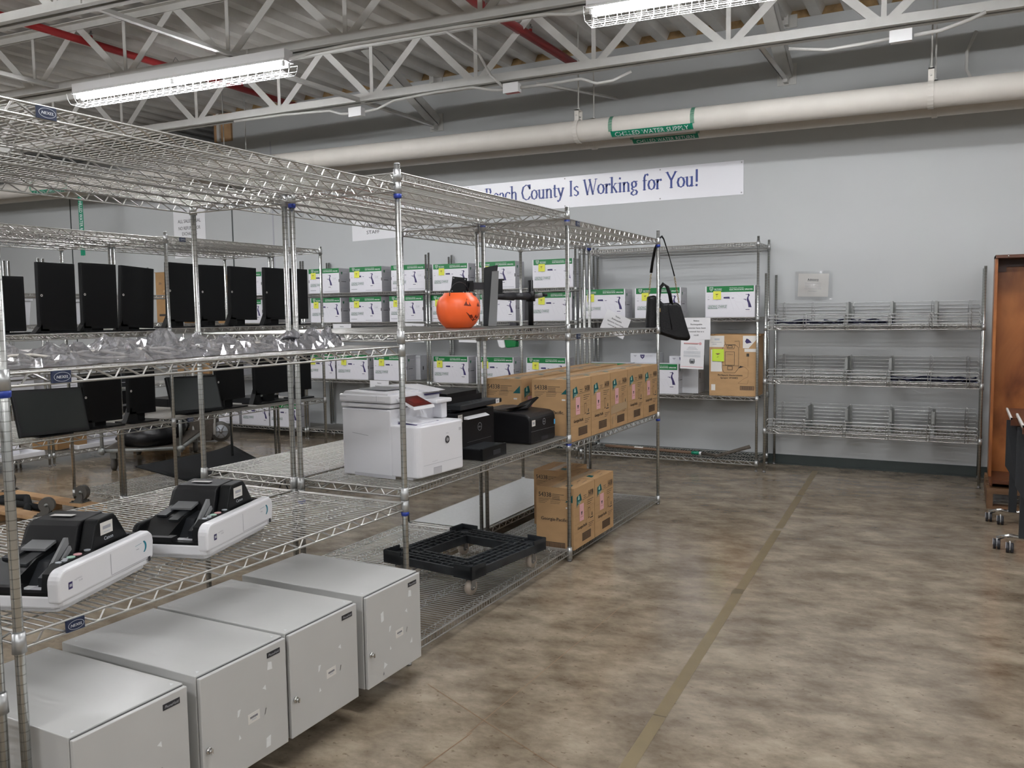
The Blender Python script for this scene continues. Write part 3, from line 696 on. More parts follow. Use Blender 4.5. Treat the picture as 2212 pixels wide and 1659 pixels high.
for i, yc in enumerate((1.516, 1.930, 2.314, 2.740)):
    t = thing('wall_cabinet', CABL[i], 'cabinet', (-2.32, yc, .103), R90, 'grey wall cabinets on the bottom shelf')
    t.rotation_euler.z = R90 + (0, .0, .0, .0)[i]
    o = link('cabinet_body', c_body, t); bevel(o, .003)
    d = link('door', c_door, t); bevel(d, .0025)
    link('lock', c_lock, d, (-CW / 2 + .022, -CDp / 2 - .006, .135))
    link('name_plate', c_plate, d, (.125, -CDp / 2 - .0062, CH - .036))
    link('asset_tag', c_tag, d, (.028, -CDp / 2 - .0062, .158), (0, -.02, 0))
    scrap([(-.006, -.010), (0, -.008), (.008, .012), (-.004, .012)], d, -.035, .195); scrap([(-.004, -.008), (.006, -.006), (-.001, .008)], d, -.035, .118)
    scrap([(-.008, 0), (.006, .008), (.008, -.010), (-.002, -.003)], d, .078, .235); scrap([(-.002, -.010), (.001, -.010), (.007, .010), (.003, .010)], d, .078, .155, mn='foot')
    if i in (1, 3): scrap([(-.010, -.012), (.012, -.015), (.010, .010), (-.006, .014)], d, .105, .30)
    if i == 1: scrap([(-.012, -.02), (.008, -.02), (.010, .016), (-.010, .012)], d, .09, .05); scrap([(-.01, -.03), (.03, .012), (.02, .02), (-.012, -.01)], d, -.155, .03, mn='grey'); scrap([(-.010, -.012), (.010, -.004), (-.006, .014)], d, -.105, .03)
    if i == 3:
        scrap([(-.006, -.022), (.010, -.018), (.008, .020), (-.009, .014)], d, -.085, .262); scrap([(-.012, -.012), (.012, -.002), (-.008, .014)], d, -.07, .06); scrap([(-.004, -.006), (.006, -.004), (.002, .008)], d, -.085, .03, mn='grey'); scrap([(-.008, -.01), (.008, -.012), (.006, .01)], d, .11, .10)
    # mounting hole stickers on the top
    b = M()
    for sx in (-1, 1):
        for sy in (-1, 1):
            b.on((sx * (CW / 2 - .025), sy * (CDp / 2 - .035), CH), (1, 0, 0), (0, 1, 0)); b.poly([(-.006, -.008), (.008, -.004), (.004, .008)], 'liner', .0008)
    link('top_sticker', b.mesh('top_sticker'), t)

# ------------------------------------------------------------------ document scanners
def scanner(x, y, z, a, label):
    t = thing('document_scanner', label, 'scanner', (x + .022 * math.cos(a), y + .022 * math.sin(a), z), a, 'document scanners on the shelf'); t.scale = (.87, 1, 1)
    b = M(); b.rbox(-.155, .150, -.215, .215, 0, .022, .02, 'scan_w'); b.rbox(-.165, .168, -.232, .232, .016, .052, .03, 'scan_w', 4); o = link('base', b.mesh('base'), t); bevel(o, .006)
    # white side panels, rounded at the front
    for s, nm in ((1, 'side_panel'), (-1, 'far_side_panel')):
        b = M(); x0, x1 = (.128, .172) if s > 0 else (-.165, -.140)
        pts = [(-.235, .030), (-.235, .085)] + [(-.235 + .036 * (1 - math.cos(q)), .085 + .036 * math.sin(q)) for q in [PI / 2 * k / 5 for k in range(1, 6)]] + [(.212, .122), (.232, .108), (.237, .085), (.230, .030)]
        b.prism([(p[0] * (1 if s > 0 else .93), p[1] if s > 0 else .03 + (p[1] - .03) * .9) for p in pts], x0, x1, 'scan_w' if s > 0 else 'black', 'X'); o = link(nm, b.mesh(nm), t); bevel(o, .009, 3)
        if s > 0:
            b = M(); b.on((.1722, 0, 0), (0, 1, 0), (0, 0, 1)); b.line(.002, .105, .002, .042, .0018, 'grey_ink'); b.line(.002, .0405, .200, .0405, .0012, 'grey_ink')
            b.rect(-.195, -.178, .060, .080, 'navy'); b.rect(-.192, -.181, .066, .074, 'silver', .0012); b.text('imageFORMULA', -.170, .078, .005, 'grey_ink', .034); b.text('DR-6080', -.15, .070, .005, 'grey_ink', .016)
            pts = [(.165 + .028 * math.cos(q), .080 + .022 * math.sin(q)) for q in [-1.0 + 2.0 * k / 8 for k in range(9)]] + [(.160 + .024 * math.cos(q), .080 + .020 * math.sin(q)) for q in [1.0 - 2.0 * k / 8 for k in range(9)]]
            b.poly(pts, 'teal_p'); b.line(.13, .092, .165, .094, .001, 'teal_p'); b.line(.135, .080, .150, .080, .002, 'grey_ink')
            b.rect(.198, .212, .024, .040, 'ink'); b.on((.1722, 0, 0), (0, 1, 0), (0, 0, 1)); link('side_marking', b.mesh('side_marking'), o)
    # black feed bed with recess
    b = M()
    b.box(-.142, .130, -.230, -.205, .030, .060, 'black'); b.box(-.142, .130, -.21, -.02, .028, .050, 'black')
    b.prism([(-.225, .05), (-.13, .05), (-.02, .115), (-.02, .13), (-.11, .118), (-.225, .070)], -.142, -.01, 'black', 'X')
    b.prism([(-.150, .05), (-.02, .05), (-.02, .12), (-.10, .108)], -.01, .03, 'blk2', 'X')
    b.prism([(-.215, .05), (-.02, .05), (-.02, .124), (-.17, .124), (-.205, .105)], .092, .130, 'black', 'X')
    b.prism([(-.12, .115), (-.03, .132), (-.03, .138), (-.12, .122)], -.125, -.085, 'blk2', 'X'); b.prism([(-.14, .105), (-.03, .128), (-.03, .136), (-.14, .112)], -.06, -.02, 'blk2', 'X')
    b.box(-.12, .02, -.235, -.20, .058, .075, 'satin')
    link('feed_tray', b.mesh('feed_tray'), t)
    b = M(); b.prism([(-.165, .086), (-.155, .082), (-.06, .150), (-.062, .170), (-.072, .172)], .060, .070, 'grey', 'X'); b.prism([(-.125, .10), (-.115, .097), (-.06, .135), (-.065, .147)], .072, .080, 'grey', 'X'); b.prism([(-.17, .05), (-.10, .05), (-.10, .112), (-.17, .082)], .045, .062, 'blk2', 'X'); b.box(.03, .09, -.20, -.12, .051, .056, 'printer_g')
    link('paper_guide', b.mesh('paper_guide'), t); b = M(); b.prism([(-.07, .130), (-.02, .142), (-.02, .150), (-.07, .137)], -.10, -.01, 'grey', 'X'); link('feed_flap', b.mesh('feed_flap'), t)
    # hood
    b = M(); pr_ = [(-.03, .05), (-.03, .11), (-.005, .190), (.012, .202), (.115, .206), (.128, .196), (.168, .118), (.168, .05)]
    vs = []
    for xx, k in ((-.148, 0), (-.120, 1), (.062, 1)):
        for (yy, zz) in pr_:
            vs.append((xx, yy + (0 if k else .012 * (zz > .15)), zz - (0 if k else .012 * (zz > .15))))
    n = len(pr_)
    b.add(vs, [tuple(range(n))[::-1], tuple(range(2 * n, 3 * n))] + [(q * n + i, q * n + (i + 1) % n, (q + 1) * n + (i + 1) % n, (q + 1) * n + i) for q in (0, 1) for i in range(n)], 'satin')
    o = link('hood', b.mesh('hood'), t); bevel(o, .004)
    b = M(); b.on((-.04, .055, .207), (1, 0, 0), (0, 1, 0)); b.rect(-.045, .04, -.012, .014, 'label', .0005); link('label_sticker', b.mesh('label_sticker'), o)
    b = M(); b.prism([(-.015, .05), (-.015, .118), (.012, .192), (.024, .204), (.105, .205), (.118, .192), (.172, .118), (.172, .05)], .066, .116, 'black', 'X')
    o = link('cheek', b.mesh('cheek'), t); bevel(o, .005)
    b = M(); b.on((.1165, 0, 0), (0, 1, 0), (0, 0, 1)); b.rect(.030, .092, .152, .190, 'label'); b.rect(.042, .082, .168, .178, 'grey_ink', .0012); b.rect(.046, .078, .158, .161, 'silver', .0012); b.text('Canon', .046, .134, .012, 'silver', .045, bold=.0005); link('brand_print', b.mesh('brand_print'), o)
    b = M(); b.box(-.142, .130, .165, .228, .05, .112, 'black'); b.box(-.142, .130, -.04, .17, .05, .10, 'black'); b.prism([(.07 + .035 * math.cos(2 * PI * k / 16), .19 + .022 * math.sin(2 * PI * k / 16)) for k in range(16)], .112, .116, 'satin'); link('rear_deck', b.mesh('rear_deck'), t)
    b = M()
    for (xx, yy, mn, s) in ((.112, -.16, 'silver', .010), (.116, -.14, 'silver', .010), (.108, -.125, 'silver', .009), (.112, -.105, 'mint', .014), (.112, -.075, 'pink', .014), (.112, -.03, 'silver', .011)):
        b.prism([(xx + s * math.cos(2 * PI * k / 10), yy + s * .8 * math.sin(2 * PI * k / 10)) for k in range(10)], .124, .1265, mn)
    link('button', b.mesh('button'), t)
    return t
scanner(-2.400, 1.590, .744, math.radians(20), 'black and white document scanner nearest the viewer, cut by the left post')
scanner(-2.426, 2.154, .744, math.radians(17), 'black and white document scanner farther along the shelf, fully visible')

# ------------------------------------------------------------------ printers
t = thing('laser_printer', 'large white multifunction laser printer with tilted red touchscreen', 'printer', (-2.385, 3.385, .793), R90 + math.radians(-4))
# local: -y = front, x = along the aisle (left = toward the viewer)
b = M(); b.rbox(-.185, .185, -.235, -.05, .012, .250, .035, 'printer_w', 6); b.box(-.184, .184, -.075, .225, .0, .322, 'printer_w'); b.box(-.175, -.06, -.19, -.12, 0, .02, 'printer_w'); b.box(.09, .17, -.20, .2, 0, .02, 'printer_w')
o = link('printer_body', b.mesh('printer_body'), t); bevel(o, .007, 3)
b = M(); b.on((0, -.2362, 0), (1, 0, 0), (0, 0, 1)); b.line(-.15, .068, .15, .068, .0012, 'grey_ink'); b.rect(-.075, -.012, .018, .050, 'printer_g'); b.line(-.075, .049, -.012, .049, .002, 'grey_ink', .001)
b.text('Color LaserJet Pro MFP', -.085, .078, .0035, 'grey_ink', .04)
n = 20; b.poly([(.035 + .020 * math.cos(2 * PI * k / n), .168 + .020 * math.sin(2 * PI * k / n)) for k in range(n)], 'white', .0010); b.poly([(.035 + .018 * math.cos(2 * PI * k / n), .168 + .018 * math.sin(2 * PI * k / n)) for k in range(n)], 'ink', .0014)
b.text('hp', .0355, .162, .020, 'white', .020, .0018, True, .3); b.text('MFP M479fdw', .035, .196, .005, 'grey_ink', .020, center=True); b.rect(.13, .15, .20, .215, 'printer_g')
link('front_print', b.mesh('front_print'), o)
b = M(); b.box(-.120, .115, -.205, -.075, .246, .2535, 'printer_w'); b.box(-.13, .05, -.065, -.05, .254, .285, 'printer_w'); b.prism([(-.075, .262), (-.18, .254), (-.18, .258), (-.075, .272)], -.13, .03, 'printer_w', 'X'); b.box(-.13, .05, -.18, -.07, .2505, .2545, 'navy'); link('output_tray', b.mesh('output_tray'), t)
b = M(); b.box(-.185, .187, -.075, .23, .326, .346, 'printer_w'); b.box(-.190, .187, -.085, .235, .350, .388, 'printer_w'); b.box(.14, .185, -.13, .0, .252, .33, 'printer_w'); b.box(.06, .187, -.16, -.05, .332, .352, 'printer_w'); o = link('scanner_head', b.mesh('scanner_head'), t); bevel(o, .006)
b = M(); b.prism([(-.06, .385), (-.06, .395), (.20, .402), (.22, .385)], -.185, .07, 'printer_w', 'X'); b.prism([(-.12, .388), (-.10, .392), (.05, .412), (.20, .405), (.20, .385), (-.02, .375)], .05, .187, 'printer_w', 'X'); b.prism([(-.10, .370), (-.10, .374), (.0, .388), (.0, .372)], .06, .18, 'navy', 'X'); b.box(-.10, .05, .02, .19, .4015, .406, 'grey'); link('document_feeder', b.mesh('document_feeder'), t)
b = M(); vs = [(-.150, -.085, .375), (.005, -.085, .375), (.005, -.185, .335), (-.150, -.185, .335)]
b.add(vs + [(a, c - .004, d - .012) for a, c, d in vs], [(0, 1, 2, 3)[::-1], (4, 5, 6, 7), (0, 1, 5, 4), (1, 2, 6, 5), (2, 3, 7, 6), (3, 0, 4, 7)], 'printer_w')
q = [(-.143, -.090, .3755), (-.002, -.090, .3755), (-.002, -.180, .3395), (-.143, -.180, .3395)]; b.add([(a, c, d + .0) for a, c, d in q], [(0, 3, 2, 1)], 'redscr'); q = [(-.11, -.11, .3682), (-.04, -.11, .3682), (-.04, -.16, .3482), (-.11, -.16, .3482)]; b.add(q, [(0, 3, 2, 1)], 'redscr2')
link('touchscreen', b.mesh('touchscreen'), t)
b = M(); b.on((-.1862, 0, 0), (0, -1, 0), (0, 0, 1)); b.line(-.16, .205, -.06, .195, .0018, 'grey_ink'); b.rect(-.15, .10, .0, .016, 'printer_g'); b.line(-.22, .322, .06, .322, .003, 'grey_ink'); b.on((-.1912, 0, 0), (0, -1, 0), (0, 0, 1)); b.line(-.23, .358, .05, .358, .0015, 'grey_ink'); b.line(.0, .36, .0, .386, .0015, 'grey_ink'); b.line(-.23, .376, -.19, .376, .0015, 'grey_ink')
link('side_seam', b.mesh('side_seam'), o)

t = thing('multifunction_printer', 'black multifunction printer with paper tray sticking out, between the white and the small black printer', 'printer', (-2.51, 3.95, .793), R90)
b = M(); b.box(-.205, .20, -.205, .20, 0, .245, 'satin'); o = link('printer_body', b.mesh('printer_body'), t); bevel(o, .006)
b = M(); b.box(-.19, .195, -.165, .2, .245, .262, 'blk2'); b.box(-.205, .215, -.235, .2, .262, .290, 'blk2'); b.box(.215, .245, -.232, -.19, .264, .288, 'satin'); o2 = link('control_panel', b.mesh('control_panel'), t); bevel(o2, .005)
b = M(); b.on((0, -.236, 0), (1, 0, 0), (0, 0, 1)); b.rect(.165, .205, .264, .289, 'label'); b.rect(.175, .195, .272, .281, 'grey_ink', .0012); b.on((0, 0, .2908), (1, 0, 0), (0, 1, 0))
for k in range(6): b.rect(-.06 + k * .02, -.048 + k * .02, -.21 + (k % 2) * .02, -.20 + (k % 2) * .02, 'grey')
link('keys', b.mesh('keys'), o2)
b = M(); b.box(-.205, .16, -.15, .2, .290, .322, 'satin'); b.prism([(-.15, .322), (-.15, .345), (.19, .358), (.2, .322)], -.205, .10, 'black', 'X'); b.prism([(-.13, .322), (-.12, .338), (.15, .348), (.16, .322)], .10, .17, 'satin', 'X'); b.box(-.12, .02, .06, .12, .352, .360, 'satin'); link('scanner_lid', b.mesh('scanner_lid'), t)
b = M(); b.prism([(-.2065, .206), (-.232, .206), (-.232, .208), (-.2065, .220)], -.13, .10, 'white', 'X'); link('paper', b.mesh('paper'), t)
b = M(); b.on((0, -.2062, 0), (1, 0, 0), (0, 0, 1)); b.rect(-.190, -.145, .195, .235, 'label')
for k in range(3): b.rect(-.184, -.151, .202 + k * .010, .206 + k * .010, 'grey_ink', .0012)
def ring(b, cx, cz, r, w, mn, n=20):
    for k in range(n):
        a0, a1 = 2 * PI * k / n, 2 * PI * (k + 1) / n
        b.poly([(cx + r * math.cos(a0), cz + r * math.sin(a0)), (cx + r * math.cos(a1), cz + r * math.sin(a1)), (cx + (r - w) * math.cos(a1), cz + (r - w) * math.sin(a1)), (cx + (r - w) * math.cos(a0), cz + (r - w) * math.sin(a0))], mn)
ring(b, .035, .150, .022, .0022, 'silver'); b.text('DELL', .035, .146, .008, 'silver', .030, center=True); b.line(-.1, .08, .16, .08, .0012, 'grey'); link('front_print', b.mesh('front_print'), o)
b = M(); b.box(-.165, .085, -.335, -.20, .0, .055, 'satin'); b.box(-.17, .09, -.34, -.325, 0, .062, 'black'); b.box(-.06, .02, -.342, -.339, .015, .040, 'ink'); b.box(-.165, .085, -.33, -.20, .055, .060, 'blk2'); o = link('paper_tray', b.mesh('paper_tray'), t); bevel(o, .003)

t = thing('small_laser_printer', 'small black laser printer with raised output flap beside the cartons', 'printer', (-2.375, 4.535, .793), R90)
b = M(); pts = [(-.190, 0), (-.190, .12)] + [(-.190 + .045 * (1 - math.cos(q)), .12 + .045 * math.sin(q) + .01) for q in [PI / 2 * k / 5 for k in range(6)]] + [(.10, .192), (.185, .185), (.19, 0)]
b.prism(pts, -.170, .172, 'satin', 'X'); o = link('printer_body', b.mesh('printer_body'), t); bevel(o, .012, 3)
b = M(); b.on((0, -.1912, 0), (1, 0, 0), (0, 0, 1)); b.rect(-.155, -.110, .105, .140, 'label'); b.rect(-.145, -.120, .115, .130, 'grey_ink', .0012); ring(b, .008, .118, .019, .002, 'silver'); b.text('DELL', .008, .1145, .007, 'silver', .026, center=True)
b.rect(.145, .165, .085, .115, 'bluepost'); b.line(-.165, .075, .165, .070, .0015, 'grey'); b.rect(-.03, .06, .012, .032, 'ink'); link('front_print', b.mesh('front_print'), o)
b = M(); b.prism([(.12, .19), (.11, .19), (-.02, .2), (-.03, .196), (.1, .185)], -.12, .10, 'ink', 'X'); b.box(-.14, .12, -.02, .14, .186, .1945, 'carton_ink'); b.prism([(.02, .188), (-.06, .205), (-.06, .209), (.02, .194)], -.12, .1, 'black', 'X'); link('output_slot', b.mesh('output_slot'), t)
b = M(); vs = [(-.10, -.04, .19), (.02, -.08, .192), (.15, -.09, .245), (.16, -.07, .248), (.05, -.01, .215)]
b.add(vs + [(p[0], p[1] + .003, p[2] - .006) for p in vs], [(0, 1, 2, 3, 4), (9, 8, 7, 6, 5)] + [(i, i + 5, (i + 1) % 5 + 5, (i + 1) % 5) for i in range(5)], 'black'); link('output_flap', b.mesh('output_flap'), t)

# ------------------------------------------------------------------ pumpkin pail
t = thing('pumpkin_pail', 'orange plastic jack-o-lantern pail with cut-out smiling face', 'pail', (-2.42, 3.975, 1.478), 0)
prof = [(.001, .002), (.066, .002), (.070, .0), (.074, .004), (.093, .022), (.110, .050), (.118, .085), (.1185, .115), (.113, .143), (.100, .165), (.082, .178), (.078, .188), (.075, .190), (.072, .184), (.092, .163), (.104, .14), (.110, .112), (.106, .075), (.088, .03), (.05, .008)]
lob = lambda a, z: 1 + (.016 * abs(math.cos(a * 6)) - .010) * (1 if .03 < z < .165 else .2)
b = M(); b.lathe(prof, 'orange', 72, warp=lob); link('pail_body', b.mesh('pail_body'), t)
def radius(z):
    for i in range(len(prof) - 8):
        if prof[i][1] <= z <= prof[i + 1][1] and prof[i + 1][1] > prof[i][1]:
            return prof[i][0] + (prof[i + 1][0] - prof[i][0]) * (z - prof[i][1]) / (prof[i + 1][1] - prof[i][1])
    return .11
fa = math.radians(-12)
def face(poly, name):
    """cut-out drawn as a strip mesh hugging the pail; poly = list of (upper angle, upper z, lower z) columns"""
    b = M(); vs = []
    for a, zt_, zb_ in poly:
        for z in (zt_, zb_):
            r = radius(z) * lob(fa + a, z) + .0012; vs.append((r * math.cos(fa + a), r * math.sin(fa + a), z))
    b.add(vs, [(2 * i, 2 * i + 1, 2 * i + 3, 2 * i + 2) for i in range(len(poly) - 1)], 'orange_in'); link(name, b.mesh(name), t)
face([(-.56, .121, .120), (-.44, .143, .119), (-.38, .158, .118), (-.28, .136, .117), (-.20, .119, .117)], 'eye')
face([(.16, .117, .116), (.26, .134, .115), (.34, .152, .114), (.42, .136, .115), (.52, .116, .115)], 'eye')
face([(-.46, .086, .084), (-.36, .078, .070), (-.28, .070, .058), (-.20, .071, .050), (-.14, .072, .046), (-.08, .063, .044), (.0, .050, .036), (.08, .066, .042), (.14, .072, .044), (.22, .058, .046), (.30, .064, .052), (.38, .076, .062), (.46, .086, .082)], 'mouth')
b = M(); b.tube([(.0 + .068 * math.cos(a) * 1, -.03 + .03 * math.cos(a), .172 + .075 * math.sin(a)) for a in [PI * k / 14 for k in range(15)]], .0018, 'ink', 5); h = link('pail_handle', b.mesh('pail_handle'), t); h.rotation_euler = (0, 0, math.radians(50))

# ------------------------------------------------------------------ monitor stands
t = thing('monitor_stand', 'tall charcoal and silver monitor lift column beside the pumpkin pail', 'monitor stand', (-2.60, 4.66, 1.478), math.radians(30))
b = M(); b.prism([(-.045, 0), (.010, 0), (.045, .375), (-.02, .365), (-.035, .35)], -.03, .03, 'blk2', 'Y') if False else None
b = M(); vs = [(-.050, -.03, 0), (.0, -.045, 0), (.0, .03, 0), (-.05, .03, 0), (-.040, -.03, .36), (.048, -.045, .375), (.048, .03, .375), (-.04, .03, .36)]
F6 = [(0, 3, 2, 1), (4, 5, 6, 7), (0, 1, 5, 4), (1, 2, 6, 5), (2, 3, 7, 6), (3, 0, 4, 7)]
b.add(vs, F6, 'blk2'); o = link('column', b.mesh('column'), t); bevel(o, .006)
b = M(); vs = [(-.018, -.052, 0), (.034, -.052, 0), (.034, -.03, 0), (-.018, -.03, 0), (.010, -.052, .335), (.052, -.052, .338), (.052, -.03, .338), (.010, -.03, .335)]; b.add(vs, F6, 'grey'); link('cable_channel', b.mesh('cable_channel'), t)
b = M(); b.box(-.15, -.035, -.012, .012, .225, .270, 'ink'); b.box(-.15, -.105, -.02, .02, .215, .280, 'satin'); link('swing_arm', b.mesh('swing_arm'), t)
b = M(); b.T = Matrix.Translation((-.195, -.05, .252)) @ Matrix.Rotation(.14, 4, 'Y') @ Matrix.Rotation(-.35, 4, 'Z')
b.box(-.048, .048, -.004, .004, -.050, .050, 'satin'); b.box(.0, .055, .004, .035, -.025, .025, 'satin')
for xx in (-.038, .038):
    for zz in (-.040, .040): b.cyl((xx, -.006, zz), (xx, -.004, zz), .004, 'silver', 8)
link('mounting_plate', b.mesh('mounting_plate'), t)
b = M(); b.box(.045, .075, -.02, .02, .20, .285, 'satin'); b.box(.045, .085, -.024, .024, .195, .205, 'satin'); b.box(.045, .085, -.024, .024, .28, .29, 'satin'); link('cable_clip', b.mesh('cable_clip'), t)
t = thing('pole_monitor_arm', 'black pole monitor arm with round base reaching toward the lift column', 'monitor stand', (-2.74, 5.50, 1.428), 0)
b = M(); b.lathe([(.001, .012), (.06, .012), (.09, .006), (.095, 0)], 'satin', 24); b.cyl((0, 0, .01), (0, 0, .36), .019, 'satin', 16); link('pole', b.mesh('pole'), t)
ax = Vector((-.16, -.57, 0)).normalized(); P0 = Vector((.0, 0, .245)); b = M()
b.cyl(P0, P0 + ax * .20, .028, 'ink', 10, .024); b.cyl(P0 + ax * .18, P0 + ax * .42, .030, 'ink', 10, .022); b.cyl(P0 - Vector((0, 0, .035)), P0 + Vector((0, 0, .035)), .034, 'satin', 14); link('arm', b.mesh('arm'), t)
b = M(); q = P0 + ax * .42; b.box(q.x - .045, q.x + .045, q.y - .014, q.y + .014, .19, .32, 'satin'); link('mounting_plate', b.mesh('mounting_plate'), t)
b = M(); s = Vector((.88, .47, 0)); b.cyl(P0 + s * .02, P0 + s * .085 + Vector((0, 0, .01)), .018, 'grey', 10); b.cyl(P0 + s * .085 + Vector((0, 0, .01)), P0 + s * .12 + Vector((0, 0, .01)), .012, 'ink', 8); link('clamp', b.mesh('clamp'), t)

# ------------------------------------------------------------------ brown paper-goods cartons
def carton_mesh(seed=0):
    W, D, H = .340, .262 if seed < 5 else .30, .392; rnd = random.Random(seed)
    b = M(); e = .0015
    b.box(-W / 2 + e, W / 2 - e, -D / 2, D / 2, 0, H, 'carton')
    # aisle face (-y)
    b.on((-W / 2, -D / 2, 0), (1, 0, 0), (0, 0, 1))
    b.poly([(.045, .330), (.105, .345), (.128, .300), (.055, .275), (.050, .262), (.045, .275)], 'teal'); b.poly([(.072, .335), (.084, .335), (.09, .312), (.078, .306), (.066, .312)], 'mint', .0012)
    for z in (.293, .285): b.rect(.062, .110, z, z + .003, 'mint', .0012)
    b.rect(.155, .200, .318, .321, 'carton_ink'); b.rect(.155, .195, .306, .309, 'carton_ink'); b.line(.135, .296, .325, .300, .002, 'carton_ink'); b.text('54338', .235, .305, .036, 'carton_ink', .080, bold=.001)
    for k in range(3): b.rect(.215, .32 - k * .02, .276 - k * .013, .279 - k * .013, 'carton_ink')
    b.rect(.09, .158, .165, .275, 'pink', .0010); b.poly([(.112, .225), (.136, .225), (.128, .205), (.126, .200), (.122, .200), (.120, .205)], 'ink', .0016); b.rect(.10, .148, .19, .192, 'red', .0015)
    b.line(.205, .250, .205, .135, .0015, 'carton_line'); b.line(.205, .235, .325, .24, .0015, 'carton_line')
    b.poly([(.225, .228), (.262, .228), (.258, .16), (.230, .155)], 'carton_line'); b.poly([(.232, .221), (.255, .221), (.252, .167), (.235, .164)], 'carton', .0013)
    b.poly([(.285, .165), (.300, .165), (.300, .185), (.292, .190)], 'carton_ink'); b.rect(.262, .312, .150, .157, 'carton_ink')
    b.text('Georgia-Pacific', .055, .118, .020, 'carton_ink', .155, bold=.0008)
    for k in range(3): b.rect(.235, .325 - k * .02, .122 - k * .011, .125 - k * .011, 'carton_ink')
    b.rect(.13, .275, .028, .080, 'carton_ink'); b.rect(.134, .271, .033, .075, 'carton_line', .0012); x = .138
    while x < .266: wv = rnd.uniform(.001, .004); b.rect(x, x + wv, .035, .073, 'carton_ink', .0016); x += wv + rnd.uniform(.002, .004)
    for k in range(5): z = .10 + k * .055; b.line(.01, z, W - .012, z + rnd.uniform(-.002, .002), .0009, 'carton_line', .0007)
    # end face toward the viewer (-x)
    b.on((-W / 2 + e, D / 2, 0), (0, -1, 0), (0, 0, 1))
    b.text('54338', .018, .328, .030, 'carton_ink', .088, bold=.0012)
    for k in range(4): b.rect(.112, .165 + (k == 0) * .03 - k * .0, .346 - k * .010, .349 - k * .010, 'carton_ink')
    b.line(.018, .317, D - .05, .315, .0016, 'carton_ink')
    for k in range(3): b.rect(.018, .088 - k * .012, .308 - k * .010, .310 - k * .010, 'carton_ink'); b.rect(.10, .172 - k * .004, .308 - k * .010, .310 - k * .010, 'carton_ink')
    b.poly([(D - .060, .302), (D - .008, .302), (D - .008, .352)], 'teal'); b.text('Georgia-Pacific.', .034, .178, .022, 'carton_ink', .188, bold=.0012)
    b.rect(D - .055, D - .030, .262, .272, 'label')
    b.rect(.05, .20, .003, .040, 'carton_ink'); b.rect(.054, .196, .005, .036, 'carton_line', .0012); x = .062
    while x < .188: wv = rnd.uniform(.002, .005); b.rect(x, x + wv, .006, .034, 'carton_ink', .0016); x += wv + rnd.uniform(.003, .007)
    # top with flaps and tape
    b.on((-W / 2, -D / 2, H), (1, 0, 0), (0, 1, 0)); b.line(.0, D / 2, W, D / 2, .0025, 'carton_ink', .0006); b.rect(.0, W, D / 2 - .028, D / 2 + .028, 'tape', .0005); b.poly([(.05, .04), (.11, .05), (.12, .09), (.06, .085)], 'teal')
    for k in range(5): x0 = rnd.uniform(.14, .22); b.line(x0, .03 + k * .04, x0 + rnd.uniform(.03, .09), .034 + k * .04, .004, 'carton_ink', .0007)
    return b.mesh('carton')
CM = [carton_mesh(s) for s in (0, 1, 9)]
def carton(x, y, z, label, k=0, group='brown paper-goods cartons with pink labels', dx=0.0):
    o = link('paper_goods_carton', CM[k], None, (x, y, z), (0, 0, R90 + dx), label=label, category='carton', group=group)
    bevel(o, .002, 1); return o
nm = ['beside the small black printer', 'second from the printer', 'middle one with tape scraps', 'fourth from the printer', 'last one beside the handbag post']
for k in range(5):
    y = 4.975 + k * .3445
    o = carton(-2.262, y, .7455, 'brown carton, front row on the printer shelf, ' + nm[k], k % 2)
    if k == 2:
        b = M(); b.on((-.17, -.131, 0), (1, 0, 0), (0, 0, 1)); b.poly([(.0, .10), (.33, .115), (.33, .165), (.02, .16)], 'tape', .0020); b.poly([(.03, .03), (.05, .03), (.06, .09), (.03, .08)], 'tape', .0022); b.poly([(.09, .05), (.12, .06), (.12, .10), (.10, .10)], 'tape', .0022); link('tape_strip', b.mesh('tape_strip'), o)
nm2 = ['nearest the viewer with its number showing', 'second along', 'in the middle', 'fourth along', 'at the far end']
for k in range(5): carton(-2.585 - .015, 4.975 + k * .3445, .7455 - .003, 'brown carton, rear row behind the front ones, ' + nm2[k], 1 - k % 2)
carton(-2.245, 4.985, .063, 'brown carton on the lowest shelf nearest the black dolly', 0); carton(-2.245, 5.330, .063, 'brown carton on the lowest shelf behind its twin, toward the wall', 1)
carton(-2.515, 5.50, .063, 'darker brown carton on the lowest shelf behind the two labelled ones', 0)

